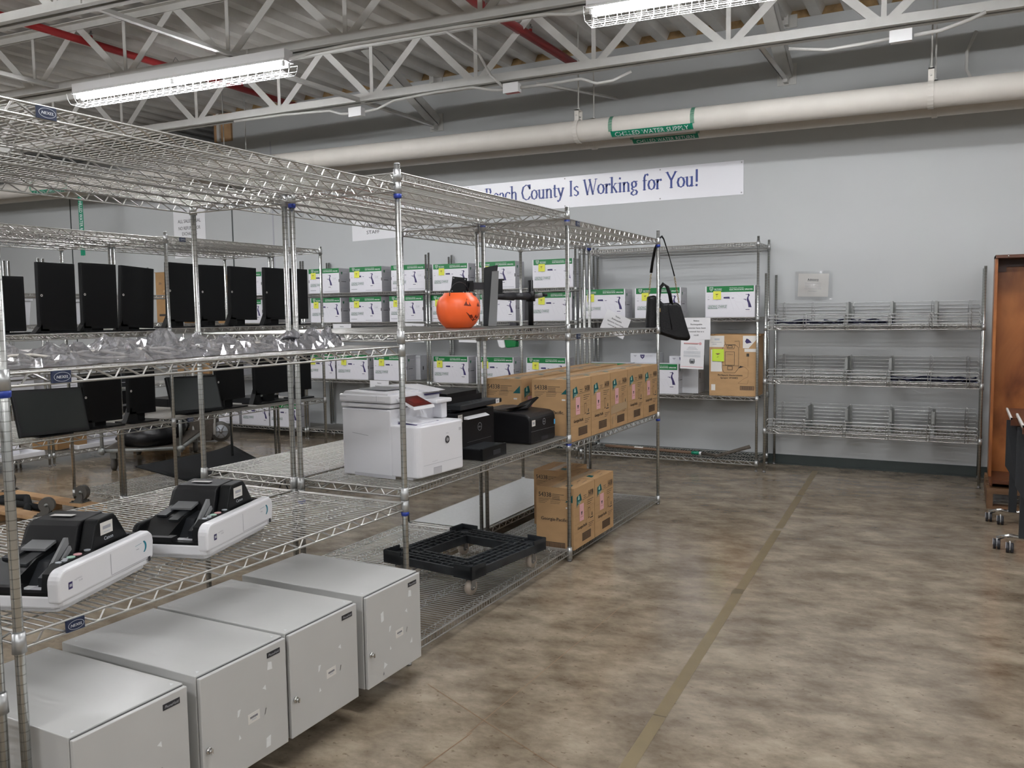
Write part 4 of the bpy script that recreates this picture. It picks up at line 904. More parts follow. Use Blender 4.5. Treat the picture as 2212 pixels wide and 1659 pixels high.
# ------------------------------------------------------------------ plastic pallet dolly
t = thing('pallet_dolly', 'black plastic open-centre pallet dolly on four swivel casters', 'dolly', (-2.455, 4.075, .084), math.radians(-7.4))
b = M(); A, B, z0, z1 = .305, .345, .105, .155
for (x0, x1, y0, y1) in ((-A, -A + .150, -B, B), (A - .150, A, -B, B), (-A + .150, A - .150, -B, -B + .150), (-A + .150, A - .150, B - .150, B)):
    b.box(x0, x1, y0, y1, z1 - .028, z1 - .012, 'plastic_dk')
for s in (-1, 1):
    b.box(s * A - .006, s * A + .006, -B, B, z0, z1 - .004, 'plastic_dk'); b.box(-A, A, s * B - .006, s * B + .006, z0, z1 - .004, 'plastic_dk')
    b.box(s * (A - .150) - .005, s * (A - .150) + .005, -B + .150, B - .150, z0, z1, 'plastic_dk'); b.box(-A + .150, A - .150, s * (B - .150) - .005, s * (B - .150) + .005, z0, z1, 'plastic_dk')
    for q in (.030, .065, .105):
        b.box(s * (A - q) - .004, s * (A - q) + .004, -B + .1, B - .1, z1 - .02, z1 + .002, 'plastic_dk'); b.box(-A + .1, A - .1, s * (B - q) - .004, s * (B - q) + .004, z1 - .02, z1 + .002, 'plastic_dk')
    for k in range(9):
        yy = -B + .12 + k * (2 * B - .24) / 8; xx = -A + .12 + k * (2 * A - .24) / 8
        b.box(s * (A - .075) - .07, s * (A - .075) + .07, yy - .0025, yy + .0025, z1 - .02, z1, 'plastic_dk'); b.box(xx - .0025, xx + .0025, s * (B - .075) - .07, s * (B - .075) + .07, z1 - .02, z1, 'plastic_dk')
o = link('deck', b.mesh('deck'), t); bevel(o, .002, 1)
for sx in (-1, 1):
    for sy in (-1, 1):
        b = M(); b.add([(sx * A, sy * B, z1 - .005), (sx * (A - .12), sy * B, z1 - .005), (sx * A, sy * (B - .12), z1 - .005), (sx * A, sy * B, z1 + .018), (sx * (A - .12), sy * B, z1 + .018), (sx * A, sy * (B - .12), z1 + .018)], [(0, 1, 4, 3), (0, 3, 5, 2)], 'plastic_dk')
        for (c0, c1) in (((sx * A, sy * B), (sx * (A - .11), sy * B)), ((sx * A, sy * B), (sx * A, sy * (B - .11)))):
            b.box(min(c0[0], c1[0]) - .006, max(c0[0], c1[0]) + .006, min(c0[1], c1[1]) - .006, max(c0[1], c1[1]) + .006, z0 - .004, z1 + .016, 'plastic_dk')
        link('corner_lip', b.mesh('corner_lip'), t)
        c = link('caster', None, t, (sx * (A - .055), sy * (B - .06), 0), (0, 0, .5 * sx + .3 * sy)) if False else None
        b = M(); cx, cy = sx * (A - .055), sy * (B - .06)
        b.cyl((cx - .012, cy, .040), (cx + .012, cy, .040), .040, 'wheel', 22); b.cyl((cx - .016, cy, .040), (cx + .016, cy, .040), .016, 'foot', 12); w_ = b.mesh('caster_wheel')
        b = M(); b.box(cx - .022, cx - .018, cy - .016, cy + .016, .035, .100, 'foot'); b.box(cx + .018, cx + .022, cy - .016, cy + .016, .035, .100, 'foot'); b.box(cx - .03, cx + .03, cy - .03, cy + .03, .096, .105, 'foot'); b.cyl((cx - .024, cy, .04), (cx + .024, cy, .04), .005, 'chrome', 8)
        cf = link('caster', b.mesh('caster'), t); link('wheel', w_, cf)

# milky liner on the back bottom shelf
b = M(); b.box(-3.335, -2.79, 4.83, 6.50, .1225, .126, 'liner'); link('shelf_liner', b.mesh('shelf_liner'), label='milky textured plastic liner sheet on the lowest back shelf behind the dolly', category='liner')
# ------------------------------------------------------------------ white sprayer cartons
def sprayer_mesh(kind):
    W, D, H = .478, .215, .300
    b = M(); b.box(-W / 2, W / 2, -D / 2, D / 2, 0, H, 'whitebox')
    b.on((-W / 2, -D / 2, 0), (1, 0, 0), (0, 0, 1)); e = .012 if kind == 0 else .0
    b.rect(e, W - e, H - .058, H, 'green')
    def shield(x, z, s, mn, mn2):
        b.poly([(x - s, z + s), (x + s, z + s), (x + s * .9, z - s * .3), (x, z - s * 1.2), (x - s * .9, z - s * .3)][::-1], mn, .0012)
        b.poly([(x - s * .78, z + s * .8), (x + s * .78, z + s * .8), (x + s * .7, z - s * .25), (x, z - s * .95), (x - s * .7, z - s * .25)][::-1], mn2, .0016)
        b.text('V', x, z - s * .45, s * .95, mn, s * 1.0, .002, True, bold=.001)
    shield(.058, H - .027, .018, 'white', 'green'); b.text('VICTORY', .086, H - .036, .014, 'white', .074, bold=.001); b.rect(.086, .16, H - .043, H - .041, 'white', .0012)
    b.text('PROFESSIONAL CORDLESS', .235, H - .023, .008, 'white', .135); b.text('ELECTROSTATIC SPRAYER', .235, H - .042, .014, 'white', .22, bold=.0012)
    # sprayer picture, mostly pale outline with dark grip
    gx = .395 if kind == 0 else .315
    b.poly([(gx + .010, .218), (gx + .024, .222), (gx + .034, .208), (gx + .022, .190), (gx + .022, .172), (gx + .042, .125), (gx + .052, .092), (gx + .022, .092), (gx + .016, .135), (gx + .002, .165), (gx + .010, .190), (gx + .018, .205)][::-1], 'navy')
    b.rect(gx - .006, gx + .020, .213, .218, 'navy'); b.poly([(gx - .030, .172), (gx - .006, .174), (gx - .002, .158), (gx - .008, .160), (gx - .014, .168), (gx - .030, .170)][::-1], 'navy')
    b.rect(gx - .010, gx + .050, .052, .084, 'faint'); b.rect(gx - .012, gx + .046, .056, .087, 'white', .0012); b.rect(gx - .006, gx + .034, .068, .074, 'navy', .0016)
    bx = .178 if kind == 0 else .115
    b.poly([(bx, .180), (bx + .062, .178), (bx + .056, .197), (bx, .195)], 'navy'); b.rect(bx + .078, bx + .100, .181, .186, 'navy')
    for (p, q, r_, s_) in ((.17, .215, .30, .225), (.30, .225, .33, .20), (.26, .175, .30, .145), (.30, .145, .36, .14), (.29, .14, .33, .07), (.36, .13, .385, .07), (.24, .175, .28, .06)):
        b.line(p if kind == 0 else p - .06, q, r_ if kind == 0 else r_ - .06, s_, .0022, 'faint')
    for k in range(3): b.rect(.022 + k * .042, .040 + k * .042, .170 - k * .004, .176 - k * .004, 'grey_ink' if k == 0 else 'faint'); b.rect(.026 + k * .042, .036 + k * .042, .192 - k * .01, .204 - k * .01, 'faint')
    z0 = .078
    b.poly([(.018, z0), (.212, z0), (.216, z0 + .044), (.024, z0 + .044)], 'faint', .0008); b.text('LEADING CHARGE', .026, z0 + .012, .028, 'dkgreen', .18, .0014, shear=.15); b.line(.026, z0 + .006, .12, z0 + .006, .004, 'dkgreen', .0014)
    if kind:
        b.text('16.8V', .38, .165, .016, 'grey_ink', .05); b.line(.37, .19, .455, .188, .002, 'faint'); b.line(.37, .155, .455, .155, .002, 'faint')
        for k in range(5): b.rect(.37, .45 - (k % 2) * .02, .215 - k * .030, .218 - k * .030, 'faint')
        b.rect(.022, .11, .030, .038, 'grey_ink'); b.rect(.24, .46, .018, .022, 'grey_ink'); b.rect(-.002, .006, .13, .165, 'ink', .0016); b.rect(W - .008, W + .002, .13, .165, 'ink', .0016)
    # right end
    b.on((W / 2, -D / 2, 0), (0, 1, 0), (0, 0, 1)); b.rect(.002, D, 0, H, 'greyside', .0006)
    b.poly([(.035, .255), (.065, .255), (.062, .235), (.050, .220), (.038, .235)][::-1], 'dkgreen', .0012); b.rect(.08, .17, .245, .249, 'faint', .0012)
    for z, x1, mn in ((.165, .15, 'grey_ink'), (.152, .17, 'grey_ink'), (.135, .13, 'ink'), (.055, .16, 'grey_ink')): b.rect(.04, x1, z, z + .006, mn, .0012)
    if kind == 0: b.rect(.0, .012, .13, .17, 'ink', .0012)
    return b.mesh('sprayer_carton')
SMS = [sprayer_mesh(0), sprayer_mesh(1)]
def note_mesh(mn):
    b = M(); b.add([(-.038, 0, 0), (.038, 0, 0), (.040, -.006, -.080), (-.038, -.003, -.078)], [(3, 2, 1, 0)], mn); b.add([(-.038, -.0006, 0), (.038, -.0006, 0), (.040, -.0066, -.080), (-.038, -.0036, -.078)], [(0, 1, 2, 3)], mn)
    b.on((-.026, -.0055, -.066), (1, 0, 0), (0, 0, 1)); b.poly([(.010, .038), (.042, .040), (.026, .028)][::-1], 'carton_line', .0025); b.line(.02, .012, .032, .018, .002, 'ink', .0035)
    return b.mesh('sticky_note')
NOTE, NOTE2 = note_mesh('sticky'), note_mesh('lime')
GSP = 'white sprayer cartons with green bands'
def sprayer(x0, z, kind, label, note=.125, y=None, w=1.0, nz=.252):
    yy = (8.305 if y is None else y) + .1075
    t = link('sprayer_carton', SMS[kind], None, (x0 + .239 * w, yy, z), label=label, category='carton', group=GSP)
    bevel(t, .002, 1)
    if note is not None: link('sticky_note', NOTE, t, (-.239 + note, -.1095, nz), (0, .03 * math.sin(x0 * 7), 0))
    return t
lv = 'top shelf of the wall units, '
for i, (x, k) in enumerate(((-8.50, 1), (-7.23, 1), (-6.59, 1), (-5.975, 1), (-5.395, 0), (-4.80, 1), (-4.11, 0))):
    where = ['half hidden behind the monitors', 'just right of the monitors', 'second right of the monitors', 'behind the thick front post', 'above the pumpkin pail',
             'behind the lift column', 'rightmost on that level, behind the front post'][i]
    sprayer(x, 1.8365 if x < -5.5 else 1.8265, k, 'sprayer carton on the top wall shelf, ' + where.replace(', behind the front post', ''), None if i in (3,) else (.095, .075, .11, .1, .125, .11, .11)[i])
for i, (x, k) in enumerate(((-8.51, 0), (-7.215, 0), (-6.605, 1), (-6.01, 1), (-5.42, 1), (-4.80, 0), (-4.13, 0))):
    where = ['half hidden behind the monitors', 'just right of the monitors', 'second right of the monitors, flap dented', 'behind the thick front post', 'partly hidden by the pumpkin pail',
             'behind the lift column', 'behind the black pole arm'][i]
    sprayer(x, 1.4765 if x < -5.5 else 1.4735, k, 'sprayer carton on the middle wall shelf, ' + where, (.12, .09, .11, .1, .095, .11, .125)[i])
for i, (x, k) in enumerate(((-7.335, 0), (-6.83, 0), (-6.265, 0))):
    sprayer(x, .7765, k, 'sprayer carton on the lower wall shelf under the clear bags, ' + ['left of three', 'middle of three', 'right of three'][i], (.13, .115, .12)[i])
for i, (x, k) in enumerate(((-5.415, 0), (-4.835, 0), (-4.20, 0))):
    sprayer(x, .7715, k, 'sprayer carton on the lower wall shelf behind the dark printers, ' + ['left one', 'middle one', 'right one'][i], (.095, .12, .115)[i])
sprayer(-3.535, 1.4915, 0, 'sprayer carton on the handbag bay middle shelf, left one beside the posts', .10)
sprayer(-2.95, 1.4915, 0, 'sprayer carton behind the black handbag', .11); sprayer(-2.225, 1.4915, 0, 'sprayer carton standing alone at the right end of the handbag bay', .115)
sprayer(-3.51, .7255, 0, 'sprayer carton whose green band just shows over the brown cartons', None)
sprayer(-2.972, .7255, 0, 'sprayer carton on the lower shelf beside the hanging flyer', None)
sprayer(-8.99, .1315, 1, 'low sprayer carton under the monitors, next to the cart wheel', None); sprayer(-8.46, .1315, 0, 'low sprayer carton in the middle under the monitors', None); sprayer(-7.955, .1315, 0, 'low sprayer carton at the right under the monitors', None)
sprayer(-8.95, .7815, 0, 'sprayer carton on the lower wall shelf seen between the portrait monitors, left', .12); sprayer(-8.15, .7815, 0, 'sprayer carton on the lower wall shelf seen between the portrait monitors, right', .12)
def plain_box(x, y, z, w, d, h, label, name='battery_charger_box'):
    b = M(); b.box(-w / 2, w / 2, -d / 2, d / 2, 0, h, 'bin'); b.on((-w / 2, -d / 2, 0), (1, 0, 0), (0, 0, 1))
    b.poly([(.105, h - .014), (.155, h - .014), (.150, h - .042), (.130, h - .06), (.110, h - .042)][::-1], 'navy'); b.text('V', .130, h - .043, .020, 'white', .022, .0014, True); b.text('VICTORY', .165, h - .035, .014, 'grey_ink', .075); b.poly([(.03, h - .02), (.07, h - .02), (.05, h - .04)][::-1], 'grey_ink')
    b.rect(.05, .18, h - .10, h - .09, 'faint'); b.rect(.04, .09, .04, .08, 'grey_ink') if h > .3 else None
    b.on((w / 2, -d / 2, 0), (0, 1, 0), (0, 0, 1)); b.rect(.02, d - .02, .1, .103, 'grey_ink'); b.rect(.05, .07, h * .4, h * .55, 'ink')
    o = link(name, b.mesh(name), None, (x, y, z), label=label, category='box'); bevel(o, .003, 1)
plain_box(-2.93, 8.62, .7265, .29, .20, .395, 'tall white box behind the carton, left one under the handbag'); plain_box(-2.48, 8.56, .7265, .30, .24, .375, 'tall white box standing behind the hanging recall flyer')
plain_box(-5.83, 8.60, .7775, .22, .20, .29, 'plain grey-white box behind the sprayer carton next to the double posts')

# brown backpack sprayer carton
b = M(); W, D, H = .455, .31, .595
b.box(-W / 2, W / 2, -D / 2, D / 2, 0, H, 'carton'); b.box(-W / 2 - .002, W / 2 + .03, -D / 2 + .05, D / 2, H - .012, H + .004, 'carton_dk'); b.box(-W / 2, -W / 2 + .04, -D / 2, -D / 2 + .06, H - .004, H + .006, 'carton')
b.on((-W / 2, -D / 2, 0), (1, 0, 0), (0, 0, 1))
def outl(pts, wd=.0035, mn='carton_ink', closed=True):
    for i in range(len(pts) - (0 if closed else 1)): b.line(*pts[i], *pts[(i + 1) % len(pts)], wd, mn)
outl([(.150, .500), (.250, .500), (.285, .470), (.285, .27), (.250, .225), (.145, .225), (.125, .27), (.125, .455)]); outl([(.155, .43), (.245, .43), (.245, .30), (.155, .30)]); outl([(.165, .495), (.175, .46), (.24, .46), (.25, .495)]); outl([(.185, .49), (.22, .49), (.225, .47), (.18, .47)], .005)
outl([(.180, .29), (.225, .29), (.225, .255), (.180, .255)], .005); outl([(.245, .53), (.29, .535), (.295, .47)], .003, 'carton_ink', False); outl([(.150, .53), (.16, .50)], .003, 'carton_ink', False); b.line(.13, .295, .285, .295, .003, 'carton_ink')
outl([(.285, .28), (.32, .29), (.35, .28), (.38, .25), (.375, .19), (.33, .165), (.28, .125), (.37, .12), (.38, .16)], .0028, 'carton_line', False); outl([(.375, .38), (.375, .29)], .003, 'carton_line', False); b.rect(.360, .385, .385, .415, 'carton_ink'); b.poly([(.285, .27), (.335, .285), (.30, .295)], 'ink')
b.text('V Victory', .17, .40, .012, 'carton_ink', .06); b.text('Backpack Electrostatic', .085, .195, .017, 'carton_ink', .24, bold=.0012); b.text('Sprayer VP300ES', .11, .168, .017, 'carton_ink', .17, bold=.0012)
b.rect(.300, .435, .060, .100, 'carton_ink'); b.rect(.303, .432, .063, .097, 'carton_line', .0012)
for k in range(14): b.rect(.318 + k * .007, .318 + k * .007 + (.002, .004, .0015)[k % 3], .065, .095, 'carton_ink', .0016)
b.rect(.0, .145, .475, .585, 'label'); b.rect(.02, .12, .52, .524, 'grey_ink', .0012); b.rect(.03, .07, .50, .506, 'grey_ink', .0012); b.rect(.05, .10, .54, .56, 'silver', .0012)
b.poly([(.325, .465), (.38, .465), (.455, .55), (.455, .585), (.325, .585)], 'label'); b.poly([(.345, .53), (.36, .56), (.38, .55), (.41, .52), (.36, .51)], 'navy', .0012); b.rect(.34, .45, .43, .46, 'label'); b.rect(.015, .125, .235, .45, 'label'); b.rect(.03, .115, .33, .355, 'grey_ink', .0012); b.rect(.02, .06, .05, .11, 'label')
for k in range(5): b.rect(.02, .11, .25 + k * .014, .252 + k * .014, 'faint', .0012)
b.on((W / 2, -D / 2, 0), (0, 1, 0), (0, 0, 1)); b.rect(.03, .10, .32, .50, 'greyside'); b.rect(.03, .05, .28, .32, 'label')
o = link('backpack_sprayer_carton', b.mesh('backpack_sprayer_carton'), None, (-1.955, 8.46, .7255), label='tall brown carton printed with a backpack sprayer drawing at the bay end', category='carton'); bevel(o, .003, 1)
link('sticky_note', NOTE2, o, (-W / 2 + .085, -D / 2 - .002, .455)).scale = (1.5, 1, 1.5)

# battered brown cartons far behind the monitors
def worn_carton(x, y, z, w, d, h, label, rz=0.0, marks=True):
    rnd = random.Random(int(x * 100)); b = M(); b.box(-w / 2, w / 2, -d / 2, d / 2, 0, h, 'carton_dk'); b.box(-w / 2 - .01, w / 2 + .012, -d / 2 - .008, d / 2, h, h + .008, 'carton_dk')
    if marks:
        b.on((-w / 2, -d / 2, 0), (1, 0, 0), (0, 0, 1))
        for k in range(7): a, c = rnd.uniform(.03, w - .12), rnd.uniform(.04, h - .1); b.poly([(a, c), (a + rnd.uniform(.03, .08), c + .01), (a + .05, c + rnd.uniform(.02, .05)), (a + .01, c + .04)], 'tape' if k % 2 else 'carton_line', .001)
        b.rect(.05, .05 + w * .4, .10, .13, 'carton_ink'); b.rect(w * .6, w * .6 + .06, h * .7, h * .8, 'label')
    link('worn_carton', b.mesh('worn_carton'), None, (x, y, z), (0, 0, rz), label=label, category='carton')
worn_carton(-9.70, 8.45, 1.4815, .52, .36, .70, 'battered tall brown carton with peeling tape behind the third monitor'); worn_carton(-8.80, 8.60, 1.4765, .34, .30, .30, 'narrow brown carton glimpsed between two far monitors'); worn_carton(-8.78, 8.60, 1.8365, .32, .30, .28, 'narrow brown carton above another between two far monitors')
worn_carton(-9.35, 8.50, .7915, .62, .36, .30, 'wide brown carton on the lower wall shelf behind the monitors')
worn_carton(-8.52, 7.05, .001, .42, .50, .19, 'low brown carton on the floor under the pipe cart', .3); worn_carton(-8.82, 5.95, .145, .34, .42, .26, 'open brown carton beside the long white tray', .2)

# ------------------------------------------------------------------ notices
def sheet(w, h, loc, rot, lines, name, label, cat='notice', extra=None, mn='white', rz=0, hang=False, group=None, curl=0.0):
    b = M(); n = 6
    vs = []
    for j in range(2):
        for k in range(n + 1): u = k / n; vs.append((-w / 2 + w * u, curl * math.sin(u * PI) - j * curl * .3, -h * j))
    m = n + 1; b.add(vs + [(x, y + .0006, z) for x, y, z in vs], [(m + k, m + k + 1, k + 1, k) for k in range(n)] + [(2 * m + k, 2 * m + k + 1, 3 * m + k + 1, 3 * m + k) for k in range(n)] + [(0, n, 2 * m + n, 2 * m), (m, 3 * m, 3 * m + n, m + n)], mn)
    b.on((-w / 2, min(0, -abs(curl)) - .0005, -h), (1, 0, 0), (0, 0, 1))
    for (s, x, z, hh, ww, ink) in lines: b.text(s, x, z, hh, ink, ww, .001, True, bold=.0006)
    if extra: extra(b)
    return link(name, b.mesh(name), None, loc, rot, label=label, category=cat, group=group)
def notice(x, y, z, rot, label):
    w, h = .279, .216
    L = [('Notice', w / 2, .178, .016, .055, 'ink'), ('Rechargeable', w / 2, .143, .016, .115, 'ink'), ('batteries have been', w / 2, .108, .016, .185, 'ink'), ('removed due to a', w / 2, .073, .016, .15, 'ink'), ('recall.', w / 2, .038, .016, .05, 'ink')]
    return sheet(w, h, (x, y, z), rot, L, 'recall_notice', label, group='recall notices taped to the shelf edges')
notice(-6.69, 8.255, 1.455, (0, 0, 0), 'white recall notice hanging from the wall shelf above the clear bags'); notice(-5.63, 8.255, 1.455, (0, .03, 0), 'white recall notice hanging between the two pairs of wall posts'); notice(-4.88, 8.255, 1.452, (0, .03, 0), 'white recall notice under the pumpkin pail shelf, only its last word showing')
notice(-3.10, 8.25, 1.53, (0, .42, 0), 'white recall notice hanging crooked left of the handbag'); notice(-2.30, 8.255, 1.490, (0, 0, 0), 'white recall notice hanging straight beside the handbag'); notice(-6.15, 8.255, .775, (0, 0, 0), 'white recall notice on the lower wall shelf edge, just above the white printer')
def fly(b):
    b.rect(.03, .20, .248, .258, 'pink', .001); b.rect(.03, .17, .244, .248, 'carton_line', .001)
    b.poly([(.195 + .014 * math.cos(2 * PI * k / 12), .252 + .014 * math.sin(2 * PI * k / 12)) for k in range(12)], 'pink', .0014)
    for k in range(3): b.rect(.08 - k * .01, .15 + k * .01, .215 - k * .012, .218 - k * .012, 'grey_ink', .001)
    for k in range(9): b.rect(.03, .20, .172 - k * .006 - (k > 4) * .006, .1745 - k * .006 - (k > 4) * .006, 'silver', .001)
    b.poly([(.095, .100), (.143, .100), (.148, .07), (.138, .05), (.100, .05), (.090, .07)][::-1], 'grey', .001); b.rect(.103, .135, .084, .095, 'silver', .0014); b.rect(.106, .132, .064, .074, 'ink', .0014)
    b.rect(.006, .228, .018, .024, 'pink', .001)
sheet(.235, .29, (-2.335, 8.252, 1.275), (0, .03, 0), [], 'recall_flyer', 'white flyer with a small device picture under the straight notice', 'flyer', fly)
def adv(b):
    b.text('Advisory:', .14, .155, .024, 'ink', .105, .0012, True, bold=.0012); b.line(.085, .150, .195, .150, .0015, 'ink', .0012)
    for s, z, wd in (('Please see Staff Personnel for', .128, .15), ('the testing of any items. Note', .110, .145), ('Staff Personnel is prohibited', .092, .145), ('from using the electrical outlets', .074, .155), ('Thank you Management', .050, .08)): b.text(s, .14, z, .009, 'grey_ink', wd, .0012, True)
sheet(.285, .225, (-1.292, WY - .004, 1.905), (0, .03, 0), [], 'advisory_sheet', 'paper advisory sheet in a clear sleeve taped to the wall above the bare ledge shelves', 'notice', adv, 'label')
b = M(); vs = []
for j in range(9):
    for k in range(11): vs.append((-.175 + .035 * k, -.008 - .008 * random.random(), -.14 + .035 * j))
b.add(vs, [(j * 11 + k, j * 11 + k + 1, (j + 1) * 11 + k + 1, (j + 1) * 11 + k) for j in range(8) for k in range(10)], 'sleeve_film', True); link('plastic_sleeve', b.mesh('plastic_sleeve'), None, (-1.29, WY - .006, 1.79), label='crinkled clear plastic sleeve around the advisory sheet', category='sleeve')
w_, h_ = .66, .62
sheet(.64, .70, (-9.86, WY - .004, 3.12), (0, 0, 0), [('ALL SALES FINAL', .32, .50, .05, .46, 'ink'), ('NO REFUNDS OR', .32, .40, .05, .44, 'ink'), ('EXCHANGES', .32, .32, .05, .30, 'ink'), ('NO WARRANTIES OR', .32, .18, .05, .54, 'ink'), ('GUARANTEES', .32, .10, .05, .36, 'ink')], 'sales_sign', 'white sales-policy sign on the wall at left, partly behind a post', 'sign')
sheet(.84, .42, (-6.52, WY - .004, 2.93), (0, -.02, 0), [('NO ONE ALLOWED UNLESS', .42, .25, .045, .70, 'ink'), ('IS PRESENTED BY', .42, .155, .045, .50, 'ink'), ('STAFF', .33, .075, .045, .20, 'ink')], 'staff_sign', 'white STAFF sign on the wall behind the tallest post', 'sign')

# ------------------------------------------------------------------ banner with serif lettering
def serif(b, txt, x, z, h, mn, off):
    """stroke-drawn serif letters: thick stems, thin hairlines; h = cap height"""
    TK, TN = .135, .045
    G = {
     'c': (.44, [[(.40, .52), (.33, .60), (.22, .62), (.10, .53), (.05, .32), (.10, .10), (.22, .01), (.34, .03), (.42, .12)]], []),
     'h': (.54, [[(.12, 0), (.12, 1.0)], [(.12, .45), (.22, .59), (.33, .60), (.41, .50), (.42, 0)]], [(.12, 0), (.42, 0), (.08, 1.0)]),
     'C': (.72, [[(.64, .78), (.52, .97), (.37, 1.0), (.16, .87), (.06, .5), (.16, .13), (.37, 0), (.54, .04), (.66, .2)], [(.64, 1.0), (.64, .72)]], []),
     'o': (.52, [[(.26, .62), (.12, .55), (.05, .31), (.12, .07), (.26, 0), (.40, .07), (.47, .31), (.40, .55), (.26, .62)]], []),
     'u': (.56, [[(.12, .6), (.12, .14), (.18, .02), (.28, .01), (.42, .14)], [(.42, .6), (.42, .0)]], [(.08, .6), (.38, .6), (.46, 0)]),
     'n': (.56, [[(.12, 0), (.12, .6)], [(.12, .45), (.22, .59), (.33, .60), (.42, .50), (.43, 0)]], [(.12, 0), (.43, 0), (.08, .6)]),
     't': (.32, [[(.14, .82), (.14, .12), (.20, .02), (.30, .05)], [(.03, .6), (.28, .6)]], []),
     'y': (.52, [[(.08, .6), (.27, .05)], [(.44, .6), (.27, .05), (.18, -.20), (.08, -.28), (.03, -.22)]], [(.08, .6), (.43, .6)]),
     'I': (.36, [[(.18, 0), (.18, 1.0)]], [(.18, 0), (.18, 1.0)]),
     's': (.40, [[(.33, .55), (.22, .62), (.09, .55), (.08, .44), (.20, .34), (.33, .24), (.33, .09), (.20, 0), (.06, .07)]], []),
     'W': (.98, [[(.08, 1), (.30, .0)], [(.30, 0), (.49, .80)], [(.45, 1), (.68, 0)], [(.68, 0), (.90, 1)]], [(.08, 1), (.46, 1), (.90, 1)]),
     'r': (.38, [[(.12, 0), (.12, .6)], [(.12, .42), (.22, .58), (.33, .60), (.36, .52)]], [(.12, 0), (.08, .6)]),
     'k': (.54, [[(.12, 0), (.12, 1)], [(.12, .27), (.38, .6)], [(.22, .38), (.45, 0)]], [(.12, 0), (.08, 1), (.38, .6), (.45, 0)]),
     'i': (.28, [[(.14, 0), (.14, .6)], [(.12, .84), (.14, .92)]], [(.14, 0), (.10, .6)]),
     'g': (.50, [[(.24, .62), (.12, .55), (.09, .42), (.14, .28), (.24, .23), (.35, .29), (.39, .42), (.35, .55), (.24, .62), (.46, .60)], [(.16, .26), (.09, .15), (.18, .07), (.36, .04), (.45, -.07), (.38, -.22), (.20, -.27), (.06, -.19), (.08, -.08), (.20, .0)]], []),
     'f': (.34, [[(.13, 0), (.13, .80), (.20, .97), (.31, 1.0), (.36, .92)], [(.03, .6), (.28, .6)]], [(.13, 0)]),
     'Y': (.70, [[(.07, 1), (.34, .47), (.34, 0)], [(.62, 1), (.34, .47)]], [(.07, 1), (.62, 1), (.34, 0)]),
     '!': (.34, [[(.17, .27), (.17, 1.0)], [(.15, .0), (.17, .09)]], []),
     'B': (.64, [[(.14, 0), (.14, 1)], [(.14, 1), (.40, .97), (.46, .78), (.40, .56), (.14, .53)], [(.14, .53), (.46, .50), (.55, .27), (.45, .04), (.14, 0)]], [(.10, 0), (.10, 1)]),
     'e': (.46, [[(.06, .36), (.40, .36), (.36, .55), (.24, .62), (.10, .53), (.05, .30), (.12, .07), (.25, .01), (.38, .08), (.42, .15)]], []),
     'a': (.46, [[(.07, .48), (.14, .60), (.26, .61), (.34, .52), (.35, .08), (.44, .03)], [(.35, .36), (.12, .28), (.06, .13), (.14, .02), (.24, .03), (.35, .14)]], []),
     'P': (.60, [[(.14, 0), (.14, 1)], [(.14, 1), (.42, .97), (.52, .76), (.42, .50), (.14, .47)]], [(.12, 0), (.10, 1)]),
     'l': (.28, [[(.14, 0), (.14, 1)]], [(.14, 0), (.10, 1)]),
     'm': (.84, [[(.12, 0), (.12, .6)], [(.12, .45), (.22, .59), (.32, .60), (.40, .50), (.41, 0)], [(.41, .45), (.51, .59), (.62, .60), (.70, .50), (.71, 0)]], [(.12, 0), (.41, 0), (.71, 0), (.08, .6)]),
    }
    for ch in txt:
        if ch == ' ': x += .30 * h; continue
        adv_, strokes, serifs = G[ch]
        for st in strokes:
            for i in range(len(st) - 1):
                (a, c), (d, e) = st[i], st[i + 1]; ln = math.hypot(d - a, e - c) or 1
                v = abs(e - c) / ln; wd = TN + (TK - TN) * v ** 1.6
                if ch in 'WYky' and d > a and e > c: wd = TN * 1.2
                k = .012 / ln; a2, c2, d2, e2 = a - (d - a) * k * 2, c - (e - c) * k * 2, d + (d - a) * k * 2, e + (e - c) * k * 2
                b.line(x + a2 * h, z + c2 * h, x + d2 * h, z + e2 * h, wd * h, mn, off + .0001 * i)
        for (a, c) in serifs: b.rect(x + (a - .115) * h, x + (a + .115) * h, z + (c - (.0 if c < .05 else .035)) * h, z + (c + (.035 if c < .05 else 0)) * h, mn, off + .0012)
        x += adv_ * h
    return x
b = M(); BX0, BX1 = -6.25, -1.98; BZ0, BZ1 = 2.722, 3.062
b.box(BX0, BX1, WY - .006, WY - .001, BZ0, BZ1, 'banner')
b.on((0, WY - .006, 0), (1, 0, 0), (0, 0, 1))
for x in (-2.0, -2.85, -3.95, -5.2): 
    for z in (BZ0 + .02, BZ1 - .02): b.poly([(x + .008 * math.cos(k * PI / 4), z + .008 * math.sin(k * PI / 4)) for k in range(8)], 'foot', .001)
bn = link('wall_banner', b.mesh('wall_banner'), label='long white banner with blue serif lettering high on the wall', category='banner')
tmp = M(); tmp.on((0, 0, 0), (1, 0, 0), (0, 0, 1)); x_end = serif(tmp, 'ch County Is Working for You!', 0, 0, .165, 'blue_ink', 0)
b = M(); b.on((0, WY - .006, 0), (1, 0, 0), (0, 0, 1)); tot = x_end; sc = 1.0
x0t = -4.71; kx = (-2.43 - x0t) / tot
bb = M(); bb.on((0, 0, 0), (1, 0, 0), (0, 0, 1)); serif(bb, 'ch County Is Working for You!', 0, 0, .165, 'blue_ink', .0008)
bb.v = [(x0t + v[0] * kx, WY - .006 - abs(v[1]), 2.845 + v[2]) for v in bb.v]; bb.mats = ['blue_ink']; 
tmp = M(); tmp.on((0, 0, 0), (1, 0, 0), (0, 0, 1)); xe = serif(tmp, 'Palm Bea', 0, 0, .165, 'blue_ink', .0008)
